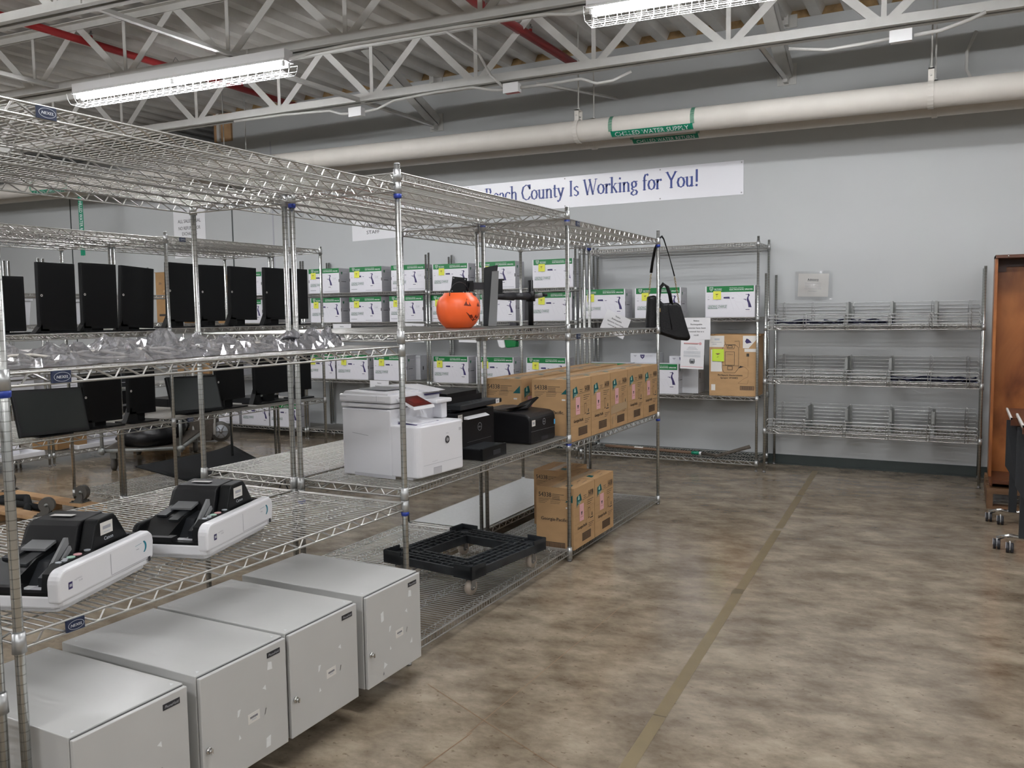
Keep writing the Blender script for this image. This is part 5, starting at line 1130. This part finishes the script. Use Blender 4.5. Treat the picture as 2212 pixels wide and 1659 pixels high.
tmp.v = [(x0t + (v[0] - xe) * kx, WY - .006 - abs(v[1]), 2.845 + v[2]) for v in tmp.v]; k_ = len(bb.v); bb.v += tmp.v; bb.f += [tuple(k_ + q for q in f) for f in tmp.f]; bb.mi += tmp.mi; bb.sm += tmp.sm; link('lettering', bb.mesh('lettering'), bn)

# ------------------------------------------------------------------ monitors on the double row
def monitor(y0, y1, z0, z1, zs, lean, label, x=-5.42, ring=True, land=False, tilt=0.0):
    w, h = y1 - y0, z1 - z0; yc = (y0 + y1) / 2
    t = thing('portrait_monitor' if not land else 'tilted_monitor', label, 'monitor', (x, yc, zs), R90, 'black monitors on the double row')
    R = Matrix.Translation((0, 0, z0 - zs)) @ Matrix.Rotation(lean, 4, 'Y') @ Matrix.Rotation(-tilt, 4, 'X')
    b = M(); b.T = R; b.rbox(-w / 2, w / 2, 0, .035, 0, h, .004, 'black'); b.box(-w / 2 + .06, w / 2 - .06, .03, .055, .10, h - .10, 'black'); o = link('panel_housing', b.mesh('panel_housing'), t); bevel(o, .004)
    b = M(); b.T = R; bz = .018; b.on((-w / 2, 0, 0), (1, 0, 0), (0, 0, 1)); b.rect(bz, w - bz, bz, h - bz, 'screen', .0009)
    if ring and not land: ring_(b, .020, h * .52, .0085)
    if not land: pass
    link('screen', b.mesh('screen'), t)
    b = M()
    if land:
        b.prism([(.03, .05), (.05, .02), (.16, 0), (.16, .012), (.07, .10)], -w * .2, w * .2, 'black', 'X')
    else:
        zb = z0 - zs
        b.prism([(.04, .0), (.10, 0), (.06, zb + .20), (.03, zb + .20)], -.045, .045, 'black', 'X')
    link('neck', b.mesh('neck'), t)
    b = M(); b.rbox(-w / 2 - .01, w / 2 + .0, -.04, .17, 0, .010, .02, 'black'); (b.prism([(-w / 2 - .035, .004), (-w / 2 + .07, .004), (-w / 2 + .05, z0 - zs + .06), (-w / 2 + .015, z0 - zs + .05)], .0, .05, 'black', 'Y') if not land else None)
    link('stand_base', b.mesh('stand_base'), t)
    return t
def ring_(b, cx, cz, r):
    b.poly([(cx + r * math.cos(2 * PI * k / 12), cz + r * math.sin(2 * PI * k / 12)) for k in range(12)], 'label', .0014); b.poly([(cx + r * .5 * math.cos(2 * PI * k / 12), cz + r * .5 * math.sin(2 * PI * k / 12)) for k in range(12)], 'ink', .0018)
up_ = 'black portrait monitor on the upper shelf, '
for y0, y1, z0, z1, ln, s in ((3.20, 3.470, 1.480, 1.836, 0, 'leftmost, cut by the picture edge and shorter'), (3.562, 3.832, 1.472, 1.935, .01, 'second from left, standing apart'), (3.880, 4.157, 1.484, 1.945, .01, 'third from left, touching the tilted one'), (4.178, 4.465, 1.486, 1.935, .06, 'leaning sideways before the battered carton')):
    monitor(y0, y1, z0, z1, 1.462, ln, up_ + s, ring=(y0 > 3.3))
for y0, y1, z0, z1, ln, s in ((4.605, 4.865, 1.522, 1.982, .02, 'just right of the corner post'), (4.930, 5.187, 1.524, 1.978, .0, 'second right of the corner post'), (5.240, 5.545, 1.530, 1.978, .02, 'third right of the corner post'), (5.648, 5.955, 1.528, 1.985, .01, 'left of the thick pair of posts'), (5.985, 6.205, 1.530, 1.990, .01, 'rightmost, behind the thick pair of posts')):
    monitor(y0, y1, z0, z1, 1.4765, ln, up_ + s, ring=(5.9 > y0))
lo_ = 'black portrait monitor on the lower shelf, '
monitor(3.845, 4.155, .820, 1.170, .777, .01, lo_ + 'nearest, beside the tilted screen'); monitor(4.215, 4.45, .843, 1.178, .777, .01, lo_ + 'between the two tilted screens')
monitor(5.06, 5.37, .862, 1.170, .7915, -.02, lo_ + 'right of the second tilted screen')
monitor(5.49, 5.94, .870, 1.188, .7915, 0, 'black wide monitor on the lower monitor shelf left of the thick posts', ring=False); monitor(6.015, 6.215, .868, 1.192, .7915, 0, 'black monitor on the lower monitor shelf, rightmost behind the posts', ring=False)
def tilted(x, yc, z, w, h, tilt, sk, label):
    t = thing('tilted_monitor', label, 'monitor', (x, yc, z), R90, 'black monitors on the double row')
    R = Matrix.Translation((0, 0, .012)) @ Matrix.Rotation(sk, 4, 'Y') @ Matrix.Rotation(-tilt, 4, 'X')
    b = M(); b.T = R; b.rbox(-w / 2, w / 2, 0, .03, 0, h, .008, 'black'); o = link('panel_housing', b.mesh('panel_housing'), t); bevel(o, .005)
    b = M(); b.T = R; b.on((-w / 2, 0, 0), (1, 0, 0), (0, 0, 1)); b.rect(.018, w - .018, .026, h - .018, 'glass', .0009); link('screen', b.mesh('screen'), t)
    b = M(); b.prism([(.02, .0), (.16, 0), (.16, .01), (.10, .02), (.09, h * .6), (.07, h * .6)], -.05, .05, 'black', 'X'); b.box(-.12, .12, .0, .18, 0, .008, 'black'); link('stand_base', b.mesh('stand_base'), t)
tilted(-5.34, 3.585, .777, .50, .315, .28, .03, 'wide black touchscreen tilted back at the near end of the lower monitor shelf'); tilted(-5.34, 4.80, .7915, .50, .300, .28, .03, 'wide black touchscreen tilted back behind the corner post')

# ------------------------------------------------------------------ clear bags of cables
def bag(x, y, z, lx, ly, h, rz, label, dark, seed):
    rnd = random.Random(seed)
    t = thing('clear_bag', label, 'bag', (x, y, z), rz, 'clear plastic bags of cables')
    b = M(); nx, ny = 18, 14
    def surf(top):
        k = len(b.v); vs = []
        for j in range(ny + 1):
            for i in range(nx + 1):
                u, v = i / nx * 2 - 1, j / ny * 2 - 1
                e = max(0, 1 - u ** 4) * max(0, 1 - v ** 4)
                zz = (h * (.35 + .65 * abs(math.sin(3.1 * u + seed) * math.cos(2.6 * v + seed * 2))) * e + rnd.uniform(-.010, .012) * (e > .05)) if top else .002 + rnd.uniform(0, .003)
                vs.append((u * lx / 2 + rnd.uniform(-.006, .006), v * ly / 2 + rnd.uniform(-.006, .006), max(.002, zz)))
        b.add(vs, [(j * (nx + 1) + i, j * (nx + 1) + i + 1, (j + 1) * (nx + 1) + i + 1, (j + 1) * (nx + 1) + i) for j in range(ny) for i in range(nx)], 'film')
    surf(True); surf(False); link('film', b.mesh('film'), t)
    if dark:
        for q in range(2):
            b = M(); cx, cy = rnd.uniform(-.25, .25) * lx, rnd.uniform(-.2, .2) * ly
            b.rbox(cx - .042, cx + .042, cy - .028, cy + .028, .004, .048, .006, 'ink'); b.box(cx - .01, cx + .012, cy + .022, cy + .05, .012, .024, 'ink'); link('power_adapter', b.mesh('power_adapter'), t)
        b = M(); b.tube([(.075 * math.cos(a) + .02, .05 * math.sin(a), .03 + .022 * math.sin(2 * a)) for a in [k * .35 for k in range(30)]], .0055, 'ink', 6); link('cable', b.mesh('cable'), t)
    else:
        for q in range(2):
            b = M(); b.tube([((.10 + .02 * q) * math.cos(a + q) * lx / .26, (.035 + .012 * q) * math.sin(a + q), .012 + .012 * (1 + math.sin(2.3 * a))) for a in [k * .4 for k in range(34)]], .005, 'beige' if q else 'tread', 5); link('cable', b.mesh('cable'), t)
        b = M(); b.box(-.03, .03, -.02, .02, .03, .034, 'label'); link('paper_tag', b.mesh('paper_tag'), t)
for k, (x, y, lx, ly, h, rz, lab) in enumerate(((-2.31, 1.475, .28, .24, .065, 1.5, 'clear bag of beige cables nearest the left post'), (-2.33, 1.72, .26, .25, .085, 1.2, 'clear bag puffed up, second from the left post'), (-2.36, 1.95, .28, .26, .095, 1.7, 'tallest clear puffed bag in the middle of the bag row'),
                                               (-2.36, 2.19, .26, .24, .075, 1.4, 'clear bag of beige cables right of the tallest one'), (-2.38, 2.40, .24, .22, .055, 1.6, 'flat clear bag with a long grey cable'))):
    bag(x, y, 1.4205, lx, ly, h, rz, lab, False, k + 3)
for k, (x, y, lx, ly, h, rz, lab) in enumerate(((-2.36, 2.60, .22, .22, .075, 1.3, 'clear bag with black adapters, left one of three'), (-2.42, 2.78, .20, .20, .070, 1.8, 'clear bag with a black looped cable, middle one of three'), (-2.50, 2.93, .18, .20, .085, 1.1, 'clear bag with black adapters nearest the paired posts'))):
    bag(x, y, 1.4205, lx, ly, h, rz, lab, True, k + 20)
for (x, y, z, lab) in ((-2.60, 3.02, 1.44, 'black cable tie twisted around the shelf edge above the white printer'), (-2.85, 3.05, .765, 'black cable tie at the shelf corner behind the far scanner')):
    b = M(); b.tube([(0, -.03, -.045), (0, -.005, .0), (.002, .002, .012), (0, .02, -.01), (0, .035, -.05)], .003, 'ink', 5); link('cable_tie', b.mesh('cable_tie'), None, (x, y, z), (0, 0, R90), label=lab, category='cable tie')

# ------------------------------------------------------------------ black handbag
t = thing('handbag', 'black leather tote handbag with gold chain strap hanging on the end post', 'handbag', (-2.155, 6.655, 1.33), math.radians(26))
out = [(-.115, .06), (-.10, .345), (-.045, .355), (-.01, .325), (.02, .290), (.135, .295), (.165, .27), (.215, .10), (.245, .01), (.225, -.015), (.13, -.005), (.0, .04)]
b = M(); n = len(out); vs = []
for yy, k in ((-.055, .90), (-.035, 1.0), (.035, 1.0), (.055, .90)):
    cx = sum(p[0] for p in out) / n; cz = sum(p[1] for p in out) / n
    vs += [(cx + (p[0] - cx) * k, yy, cz + (p[1] - cz) * k) for p in out]
b.add(vs, [tuple(range(n)), tuple(range(3 * n, 4 * n))[::-1]] + [(q * n + i, (q + 1) * n + i, (q + 1) * n + (i + 1) % n, q * n + (i + 1) % n) for q in range(3) for i in range(n)], 'leather')
o = link('bag_body', b.mesh('bag_body'), t); bevel(o, .014, 3, 25)
b = M(); b.tube([(-.05, -.058, .33), (-.02, -.062, .10)], .004, 'leather', 6); b.tube([(.06, -.058, .28), (.09, -.06, .08)], .003, 'leather', 6); b.box(.0, .12, -.06, -.055, .25, .262, 'leather'); link('seam', b.mesh('seam'), t)
for yy, dz in ((-.045, 0), (.03, .012)):
    b = M(); b.tube([(-.005, yy, .24), (-.01, yy, .33), (.0, yy, .41), (.03, yy, .44 + dz), (.06, yy, .42), (.08, yy, .36), (.095, yy, .27)], .009, 'leather', 8); link('handle', b.mesh('handle'), t)
b = M(); L1 = (.03, -.06, .80); b.box(-.088, -.062, -.006, .0, .535, .80, 'leather') if False else None
b.tube([(-.015, -.10, .800), (-.045, -.06, .72), (-.062, -.03, .62), (-.070, -.01, .535)], [.008, .011, .011, .012], 'leather', 6); b.tube([(-.015, -.10, .80), (.0, -.12, .812), (.02, -.08, .795), (.07, -.04, .66), (.115, -.02, .505)], [.008, .009, .006, .004, .006], 'leather', 6); link('strap', b.mesh('strap'), t)
def chain(p, q, nn):
    b = M(); p, q = Vector(p), Vector(q)
    for i in range(nn):
        c = p + (q - p) * ((i + .5) / nn); d = (q - p) / nn; s = Vector((1, 0, 0)) if i % 2 else Vector((0, 1, 0))
        b.tube([c + d * .62 * math.cos(a) + s * .006 * math.sin(a) for a in [2 * PI * k / 8 for k in range(8)]], .0022, 'gold', 4, True)
    link('chain', b.mesh('chain'), t)
chain((-.070, -.01, .53), (-.085, 0, .36), 14); chain((.115, -.02, .50), (.155, 0, .29), 16)
b = M(); b.tube([(-.008, -.058, .25), (-.006, -.062, .22)], .006, 'gold', 6); link('clasp', b.mesh('clasp'), t)

# long-handled tool on the lowest shelf of the handbag bay
t = thing('garden_hoe', 'old wooden-handled tool with rusty flat blade lying on the lowest wall shelf', 'tool', (-2.65, 8.42, .118), math.radians(-4))
b = M(); b.tube([(-.70, .02, .008), (-.2, .0, .010), (.32, -.03, .012)], .016, 'handle', 10); link('handle', b.mesh('handle'), t)
b = M(); b.tube([(-.36, .008, .010), (-.26, .004, .010)], .0175, 'sticky', 10); b.mats = ['label']; link('tag', b.mesh('tag'), t); b = M(); b.tube([(.28, -.028, .012), (.36, -.032, .013)], .018, 'teal_tape', 10); b.tube([(.36, -.032, .013), (.385, -.034, .013)], .0175, 'white', 10); link('green_collar', b.mesh('green_collar'), t)
b = M(); b.tube([(.385, -.034, .013), (.52, -.08, .016), (.60, -.12, .02)], [.018, .014, .010], 'rust', 8); vs = [(.56, -.16, .0), (.60, -.12, .03), (.86, -.02, .12), (.88, -.04, .10)]; b.add(vs + [(x, y - .004, z + .012) for x, y, z in vs], [(0, 3, 2, 1), (4, 5, 6, 7), (0, 1, 5, 4), (1, 2, 6, 5), (2, 3, 7, 6), (3, 0, 4, 7)], 'rust'); link('blade', b.mesh('blade'), t)

# green and white sprayer gun hanging under the wall shelf
t = thing('sprayer_gun', 'white and green handheld sprayer hanging under the wall shelf behind the cartons', 'sprayer', (-4.39, 8.24, 1.30), 0)
b = M(); b.prism([(-.15, .10), (-.09, -.11), (-.05, -.125), (-.01, -.115), (-.05, .10)], -.05, .05, 'white', 'Y'); o = link('reservoir', b.mesh('reservoir'), t, (0, 0, 0)); bevel(o, .012)
b = M(); b.prism([(-.05, .10), (-.01, -.11), (.01, -.12), (.115, -.11), (.12, -.05), (.06, -.03), (.045, .06), (.04, .10)], -.04, .04, 'green', 'Y'); o = link('gun_body', b.mesh('gun_body'), t); bevel(o, .008)
b = M(); b.prism([(.07, .02), (.115, -.045), (.125, -.04), (.12, .15), (.04, .16), (.04, .10)], -.025, .025, 'ink', 'Y'); b.cyl((.08, 0, .10), (.08, 0, .165), .006, 'foot', 6); link('grip', b.mesh('grip'), t)
# ------------------------------------------------------------------ bookcase on a pallet, nesting tables
t = thing('bookcase', 'orange-brown stained wooden bookcase standing on a pallet at the right edge', 'bookcase', (.72, 8.05, .145), 0)
b = M(); b.box(-.48, .48, .19, .21, .02, 1.79, 'orange_wood'); o = link('back_panel', b.mesh('back_panel'), t)
for s in (-1, 1):
    b = M(); b.box(s * .48 - .011, s * .48 + .011, -.10, .21, .02, 1.80, 'orange_wood'); o = link('side_panel', b.mesh('side_panel'), t); bevel(o, .002)
b = M(); b.box(-.49, .49, -.14, .21, 1.80, 1.825, 'dark_wood'); link('top_board', b.mesh('top_board'), t)
b = M(); b.box(-.49, -.488, -.14, .21, 1.80, 1.825, 'label'); b.cyl((-.40, -.142, 1.8125), (-.40, -.139, 1.8125), .007, 'chrome', 10); link('edge_banding', b.mesh('edge_banding'), t)
b = M(); b.box(-.49, .49, -.42, .21, 0, .02, 'dark_wood'); b.box(-.47, .47, -.42, -.405, .0, .05, 'dark_wood'); link('bottom_board', b.mesh('bottom_board'), t)
b = M(); b.box(-.46, -.40, .17, .19, 1.70, 1.76, 'dark_wood'); b.box(-.46, .46, .16, .19, 1.74, 1.80, 'dark_wood'); link('cleat', b.mesh('cleat'), t)
t = thing('wooden_pallet', 'rough wooden pallet under the orange-brown bookcase', 'pallet', (.78, 7.90, 0), 0)
for k, y in enumerate((-.40, -.18, .06, .30)):
    b = M(); b.box(-.57, .57, y - .05, y + .07, .118, .142, 'pallet'); link('deck_board', b.mesh('deck_board'), t)
for x in (-.55, 0, .55):
    b = M(); b.box(x - .022, x + .022, -.45, .40, .022, .118, 'pallet'); link('stringer', b.mesh('stringer'), t)
for y in (-.40, .32):
    b = M(); b.box(-.57, .57, y - .05, y + .05, 0, .022, 'pallet'); link('bottom_board', b.mesh('bottom_board'), t)
def nest_table(x, y, zt, label):
    t = thing('nesting_table', label, 'table', (x, y, 0), 0, 'flip-top nesting tables at the right edge')
    b = M(); b.box(-.010, .040, -.025, .025, .085, zt - .06, 'blk2'); b.box(.2, .24, -.02, .02, .085, zt - .06, 'blk2'); link('leg', b.mesh('leg'), t)
    b = M(); b.tube([(-.13, .0, .070), (-.06, -.01, .095), (.0, 0, .085), (.05, 0, .085), (.10, -.01, .095), (.17, 0, .070)], .013, 'chrome', 8); link('foot_bar', b.mesh('foot_bar'), t)
    for cx, cy in ((-.13, 0), (.17, 0), (-.06, -.07), ):
        b = M(); b.cyl((cx - .02, cy, .032), (cx - .004, cy, .032), .032, 'ink', 18); b.cyl((cx + .004, cy, .032), (cx + .02, cy, .032), .032, 'ink', 18); b.box(cx - .003, cx + .003, cy - .015, cy + .02, .02, .07, 'white'); b.prism([(cy - .02, .03), (cy + .02, .02), (cy + .01, .065), (cy - .012, .065)], cx - .023, cx - .0205, 'silver', 'X'); link('caster', b.mesh('caster'), t)
    b = M(); vs = [(-.04, -.03, .42), (.03, -.045, .30), (.08, -.03, .30), (.08, -.03, zt - .05), (-.04, -.03, zt - .05)]; b.add(vs + [(p[0], p[1] + .02, p[2]) for p in vs], [(0, 1, 2, 3, 4), (9, 8, 7, 6, 5)] + [(i, i + 5, (i + 1) % 5 + 5, (i + 1) % 5) for i in range(5)], 'blk2'); link('modesty_panel', b.mesh('modesty_panel'), t)
    b = M(); b.box(-.02, 1.0, -.32, .32, zt - .05, zt, 'dark_wood'); o = link('table_top', b.mesh('table_top'), t); b = M(); b.box(-.03, 1.0, -.33, -.32, zt - .052, zt + .002, 'dark_wood'); b.box(-.032, -.02, -.33, .32, zt - .012, zt + .003, 'label'); link('edge_trim', b.mesh('edge_trim'), o)
    return t
nest_table(.345, 7.0, .80, 'dark flip-top table on casters in front of the bookcase, farther one'); nest_table(.37, 6.22, .845, 'dark flip-top table on casters at the right edge, nearer one')

# ------------------------------------------------------------------ foam mat and upturned furniture dollies
b = M(); nx, ny = 12, 14; vs = []
Q = [(-6.90, 5.40), (-5.88, 5.12), (-5.85, 6.00), (-6.92, 6.62)]
for s in (1, 0):
    for j in range(ny + 1):
        for i in range(nx + 1):
            u, v = i / nx, j / ny; x = (Q[0][0] * (1 - u) + Q[1][0] * u) * (1 - v) + (Q[3][0] * (1 - u) + Q[2][0] * u) * v; y = (Q[0][1] * (1 - u) + Q[1][1] * u) * (1 - v) + (Q[3][1] * (1 - u) + Q[2][1] * u) * v
            vs.append((x + 6.4, y - 5.8, .014 * s + .035 * max(0, v - .75) ** 2 * 16 * (.4 + .6 * (1 - u))))
m_ = (nx + 1) * (ny + 1); st = nx + 1
fs = [(j * st + i, j * st + i + 1, (j + 1) * st + i + 1, (j + 1) * st + i) for j in range(ny) for i in range(nx)] + [(m_ + j * st + i + 1, m_ + j * st + i, m_ + (j + 1) * st + i, m_ + (j + 1) * st + i + 1) for j in range(ny) for i in range(nx)]
for i in range(nx): fs += [(i, m_ + i, m_ + i + 1, i + 1), (ny * st + i + 1, m_ + ny * st + i + 1, m_ + ny * st + i, ny * st + i)]
for j in range(ny): fs += [((j + 1) * st, m_ + (j + 1) * st, m_ + j * st, j * st), (j * st + nx, m_ + j * st + nx, m_ + (j + 1) * st + nx, (j + 1) * st + nx)]
b.add(vs, fs, 'rubber', True); link('foam_mat', b.mesh('foam_mat'), None, (-6.4, 5.8, .145), label='black foam mat lying curled on the low shelf under the monitors', category='mat')
t = thing('furniture_dolly', 'long raw-wood furniture dolly lying upside down on the floor, grey casters up', 'dolly', (-6.60, 4.12, 0), math.radians(-2))
for y0, y1 in ((-.27, -.15), (.16, .27)):
    b = M(); b.box(-.66, .66, y0, y1, .07, .098, 'lumber'); o = link('plank', b.mesh('plank'), t); bevel(o, .003)
for x0 in (-.66, -.05, .54):
    b = M(); b.box(x0, x0 + .12, -.27, .27, .0, .07, 'lumber'); o = link('cross_piece', b.mesh('cross_piece'), t); bevel(o, .003)
b = M(); b.tube([(-.5, -.1, .04), (-.3, .02, .10), (-.1, .08, .11), (.05, .0, .09), (.2, -.1, .05)], .03, 'rubber', 8); b.tube([(-.55, .08, .05), (-.35, -.04, .09), (.0, -.06, .10), (.25, .06, .05)], .028, 'rubber', 8); link('black_padding', b.mesh('black_padding'), t)
for cx, cy, a in ((-.58, .215, 2.2), (.40, .215, .25), (.60, -.21, .75), (-.56, -.21, .4)):
    R = Matrix.Translation((cx, cy, .098)) @ Matrix.Rotation(a, 4, 'Z')
    b = M(); b.T = R; b.box(-.06, .06, -.05, .05, 0, .006, 'tread')
    for s_ in (-1, 1): b.prism([(-.045, .006), (.035, .006), (.05, .05), (.038, .088), (.018, .078), (-.02, .03)], s_ * .028 - .002, s_ * .028 + .002, 'tread', 'Y')
    for px_ in (-.045, .045):
        for py_ in (-.036, .036): b.cyl((px_, py_, .006), (px_, py_, .016), .009, 'rust', 6)
    cf = link('caster', b.mesh('caster'), t)
    b = M(); b.T = R; b.cyl((.028, -.020, .082), (.028, .020, .082), .056, 'tread', 26, smooth=False); b.cyl((.028, -.030, .082), (.028, .030, .082), .014, 'divider', 10); link('wheel', b.mesh('wheel'), cf)

# ------------------------------------------------------------------ pipe cart with black sacks, trays and bins at far left
t = thing('pipe_cart', 'grey pipe-frame platform cart on casters behind the monitor shelves', 'cart', (-7.75, 6.35, 0), math.radians(38))
b = M(); b.box(-.36, .36, -.62, .62, .215, .245, 'rust'); link('platform', b.mesh('platform'), t)
b = M(); z = .22
for p, q in (((-.38, -.64, z), (.38, -.64, z)), ((-.38, .64, z), (.38, .64, z)), ((-.38, -.64, z), (-.38, .64, z)), ((.38, -.64, z), (.38, .64, z))): b.cyl(p, q, .02, 'divider', 10)
link('frame_rail', b.mesh('frame_rail'), t)
for sx in (-1, 1):
    b = M(); b.cyl((sx * .38, -.64, .18), (sx * .38, -.64, .62), .017, 'divider', 10); b.cyl((sx * .38, -.68, .22), (sx * .38, -.60, .22), .032, 'divider', 12); link('upright', b.mesh('upright'), t)
for sx in (-1, 1):
    for sy in (-1, 1):
        b = M(); b.cyl((sx * .31 - .018, sy * .5, .065), (sx * .31 + .018, sy * .5, .065), .065, 'tread', 20); b.box(sx * .31 - .03, sx * .31 + .03, sy * .5 - .03, sy * .5 + .03, .12, .205, 'divider'); link('caster', b.mesh('caster'), t)
def sack(x, y, z, rx, ry, rz, label, seed):
    rnd = random.Random(seed); b = M(); prof = [(.02, 0), (.8, .02), (1.0, .3), (.92, .6), (.6, .88), (.25, 1.0), (.02, 1.02)]; n = 18; vs = []
    for r, zz in prof:
        for k in range(n): a = 2 * PI * k / n; q = 1 + rnd.uniform(-.12, .12); vs.append((rx * r * q * math.cos(a), ry * r * q * math.sin(a), rz * zz * (1 + rnd.uniform(-.05, .05))))
    b.add(vs, [(i * n + k, i * n + (k + 1) % n, (i + 1) * n + (k + 1) % n, (i + 1) * n + k) for i in range(len(prof) - 1) for k in range(n)], 'poly', True); link('black_sack', b.mesh('black_sack'), None, (x, y, z), label=label, category='sack', group='black sacks on the pipe cart')
sack(-7.48, 6.02, .247, .30, .28, .24, 'black plastic sack on the near end of the pipe cart', 1); sack(-7.82, 6.45, .247, .30, .30, .34, 'tall black plastic sack in the middle of the pipe cart', 2); sack(-8.05, 6.78, .247, .22, .22, .26, 'black plastic sack at the far end of the pipe cart', 3)
t = thing('hand_truck', 'grey hand truck with a large spoked wheel leaning behind the monitor shelves', 'hand truck', (-8.22, 7.70, 0), math.radians(20))
b = M(); b.cyl((-.03, 0, .125), (.03, 0, .125), .125, 'tread', 28); b.cyl((-.034, 0, .125), (.034, 0, .125), .085, 'silver', 24); b.cyl((-.04, 0, .125), (.04, 0, .125), .025, 'foot', 12)
for k in range(6): a = k * PI / 3; b.cyl((-.036, .02 * math.cos(a), .125 + .02 * math.sin(a)), (-.036, .08 * math.cos(a), .125 + .08 * math.sin(a)), .006, 'foot', 5); b.cyl((.036, .02 * math.cos(a), .125 + .02 * math.sin(a)), (.036, .08 * math.cos(a), .125 + .08 * math.sin(a)), .006, 'foot', 5)
link('wheel', b.mesh('wheel'), t, (0, 0, 0), (0, 0, math.radians(-55)))
b = M(); b.prism([(-.42, .02), (-.08, .02), (-.03, .20), (-.06, .55), (-.42, .50)], -.10, .04, 'rust', 'Y'); link('toe_plate', b.mesh('toe_plate'), t)
b = M(); b.tube([(-.30, -.12, .04), (-.34, .0, .6), (-.38, .10, 1.1), (-.30, .14, 1.2)], .016, 'steel', 8); b.tube([(-.02, -.12, .1), (-.06, .0, .6), (-.10, .10, 1.1), (-.18, .14, 1.2), (-.30, .14, 1.2)], .016, 'steel', 8); link('frame', b.mesh('frame'), t)

# long white trays on the far-left shelves
for y, lab in ((4.72, 'long white tray on the lowest far-left shelf, nearer one'), (6.45, 'long white tray on the lowest far-left shelf beside the open carton')):
    t = thing('white_tray', lab, 'tray', (-8.78, y - .0, .1315), R90, 'long white trays')
    b = M(); L_ = .84 if y < 5 else .50
    b.box(-L_, L_, -.27, .27, 0, .012, 'printer_w')
    for s in (-1, 1): b.box(-L_, L_, s * .27 - .012, s * .27 + .012, 0, .05, 'printer_w'); b.box(s * L_ - .012, s * L_ + .012, -.27, .27, 0, .05, 'printer_w')
    o = link('tray_body', b.mesh('tray_body'), t); bevel(o, .006)
    b = M(); b.box(-L_ + .1, L_ - .1, .0, .2, .012, .13, 'printer_w'); b.box(-L_ + .18, L_ - .18, -.004, .0, .03, .09, 'greyside'); o = link('raised_block', b.mesh('raised_block'), t); bevel(o, .012)
def bin_(x, y, z, w, d, h, label, col='bin', name='storage_bin'):
    b = M(); e = .02
    vs = [(-w / 2 + e, -d / 2 + e, 0), (w / 2 - e, -d / 2 + e, 0), (w / 2 - e, d / 2 - e, 0), (-w / 2 + e, d / 2 - e, 0), (-w / 2, -d / 2, h), (w / 2, -d / 2, h), (w / 2, d / 2, h), (-w / 2, d / 2, h)]
    b.add(vs, [(0, 3, 2, 1), (0, 1, 5, 4), (1, 2, 6, 5), (2, 3, 7, 6), (3, 0, 4, 7)], col); b.box(-w / 2 - .012, w / 2 + .012, -d / 2 - .012, d / 2 + .012, h - .02, h, col)
    for k in (-.3, 0, .3): b.box(k * w - .006, k * w + .006, -d / 2 - .004, -d / 2 + .02, .02, h - .02, col)
    link(name, b.mesh(name), None, (x, y, z), (0, 0, R90), label=label, category='bin')
bin_(-8.74, 5.30, 1.5015, .46, .40, .27, 'translucent white bin on the far-left shelf behind the second monitor'); bin_(-8.74, 4.75, 1.5015, .44, .40, .27, 'translucent white bin on the far-left shelf nearest the picture edge')
bin_(-8.74, 6.10, 1.5015, .40, .38, .26, 'white bin farther along the far-left shelf between monitors')
def server(x, y, z, w, d, h, label, mn, name):
    b = M(); b.box(-w / 2, w / 2, -d / 2, d / 2, 0, h, mn); b.on((-w / 2, -d / 2, 0), (1, 0, 0), (0, 0, 1)); b.rect(.02, w - .02, h * .3, h * .34, 'grey_ink'); b.rect(w * .1, w * .35, h * .6, h * .8, 'grey'); b.rect(w * .5, w * .8, h * .62, h * .70, 'faint')
    o = link(name, b.mesh(name), None, (x, y, z), (0, 0, R90), label=label, category='box'); bevel(o, .004, 1)
server(-8.72, 4.62, .7715, .62, .44, .14, 'low white printed box on the far-left middle shelf above the tilted screen', 'white', 'flat_box'); server(-8.72, 5.35, .7715, .30, .40, .34, 'light grey desktop device on the far-left middle shelf', 'printer_g', 'desktop_unit')
server(-8.72, 5.82, .7715, .34, .40, .22, 'white desktop device on the far-left middle shelf behind the lower monitors', 'printer_w', 'desktop_unit'); server(-8.72, 6.45, .7715, .40, .40, .16, 'charcoal desktop device at the end of the far-left middle shelf', 'blk2', 'desktop_unit')
# devices standing behind the lower monitors on the back half of the double row
for k, (y, w, h, mn, lab) in enumerate(((4.02, .26, .12, 'satin', 'low black device behind the nearest lower portrait monitor'), (4.62, .22, .18, 'satin', 'black device behind the second tilted screen'), (5.22, .34, .07, 'satin', 'flat black device right of the second tilted screen'), (5.72, .36, .05, 'blk2', 'flat dark keyboard tray before the wide monitor'))):
    b = M(); b.rbox(-w / 2, w / 2, -.13, .13, 0, h, .02, mn); b.box(-w / 2 + .02, w / 2 - .02, -.133, -.128, h * .3, h * .4, 'grey'); o = link('dock_device', b.mesh('dock_device'), None, (-6.12 if k < 3 else -5.66, y, .7765 if y < 4.46 else .7915), (0, 0, R90), label=lab, category='device'); bevel(o, .004)
for (x, y, lab) in ((-5.90, 3.05, 'blue strap hanging from the upper monitor shelf at the far left'), (-5.9, 3.6, 'blue strap hanging below the second monitor')):
    b = M(); b.box(-.012, .012, -.003, .003, -.16, 0, 'bluetie'); link('hanging_strap', b.mesh('hanging_strap'), None, (x, y, 1.42), label=lab, category='strap')
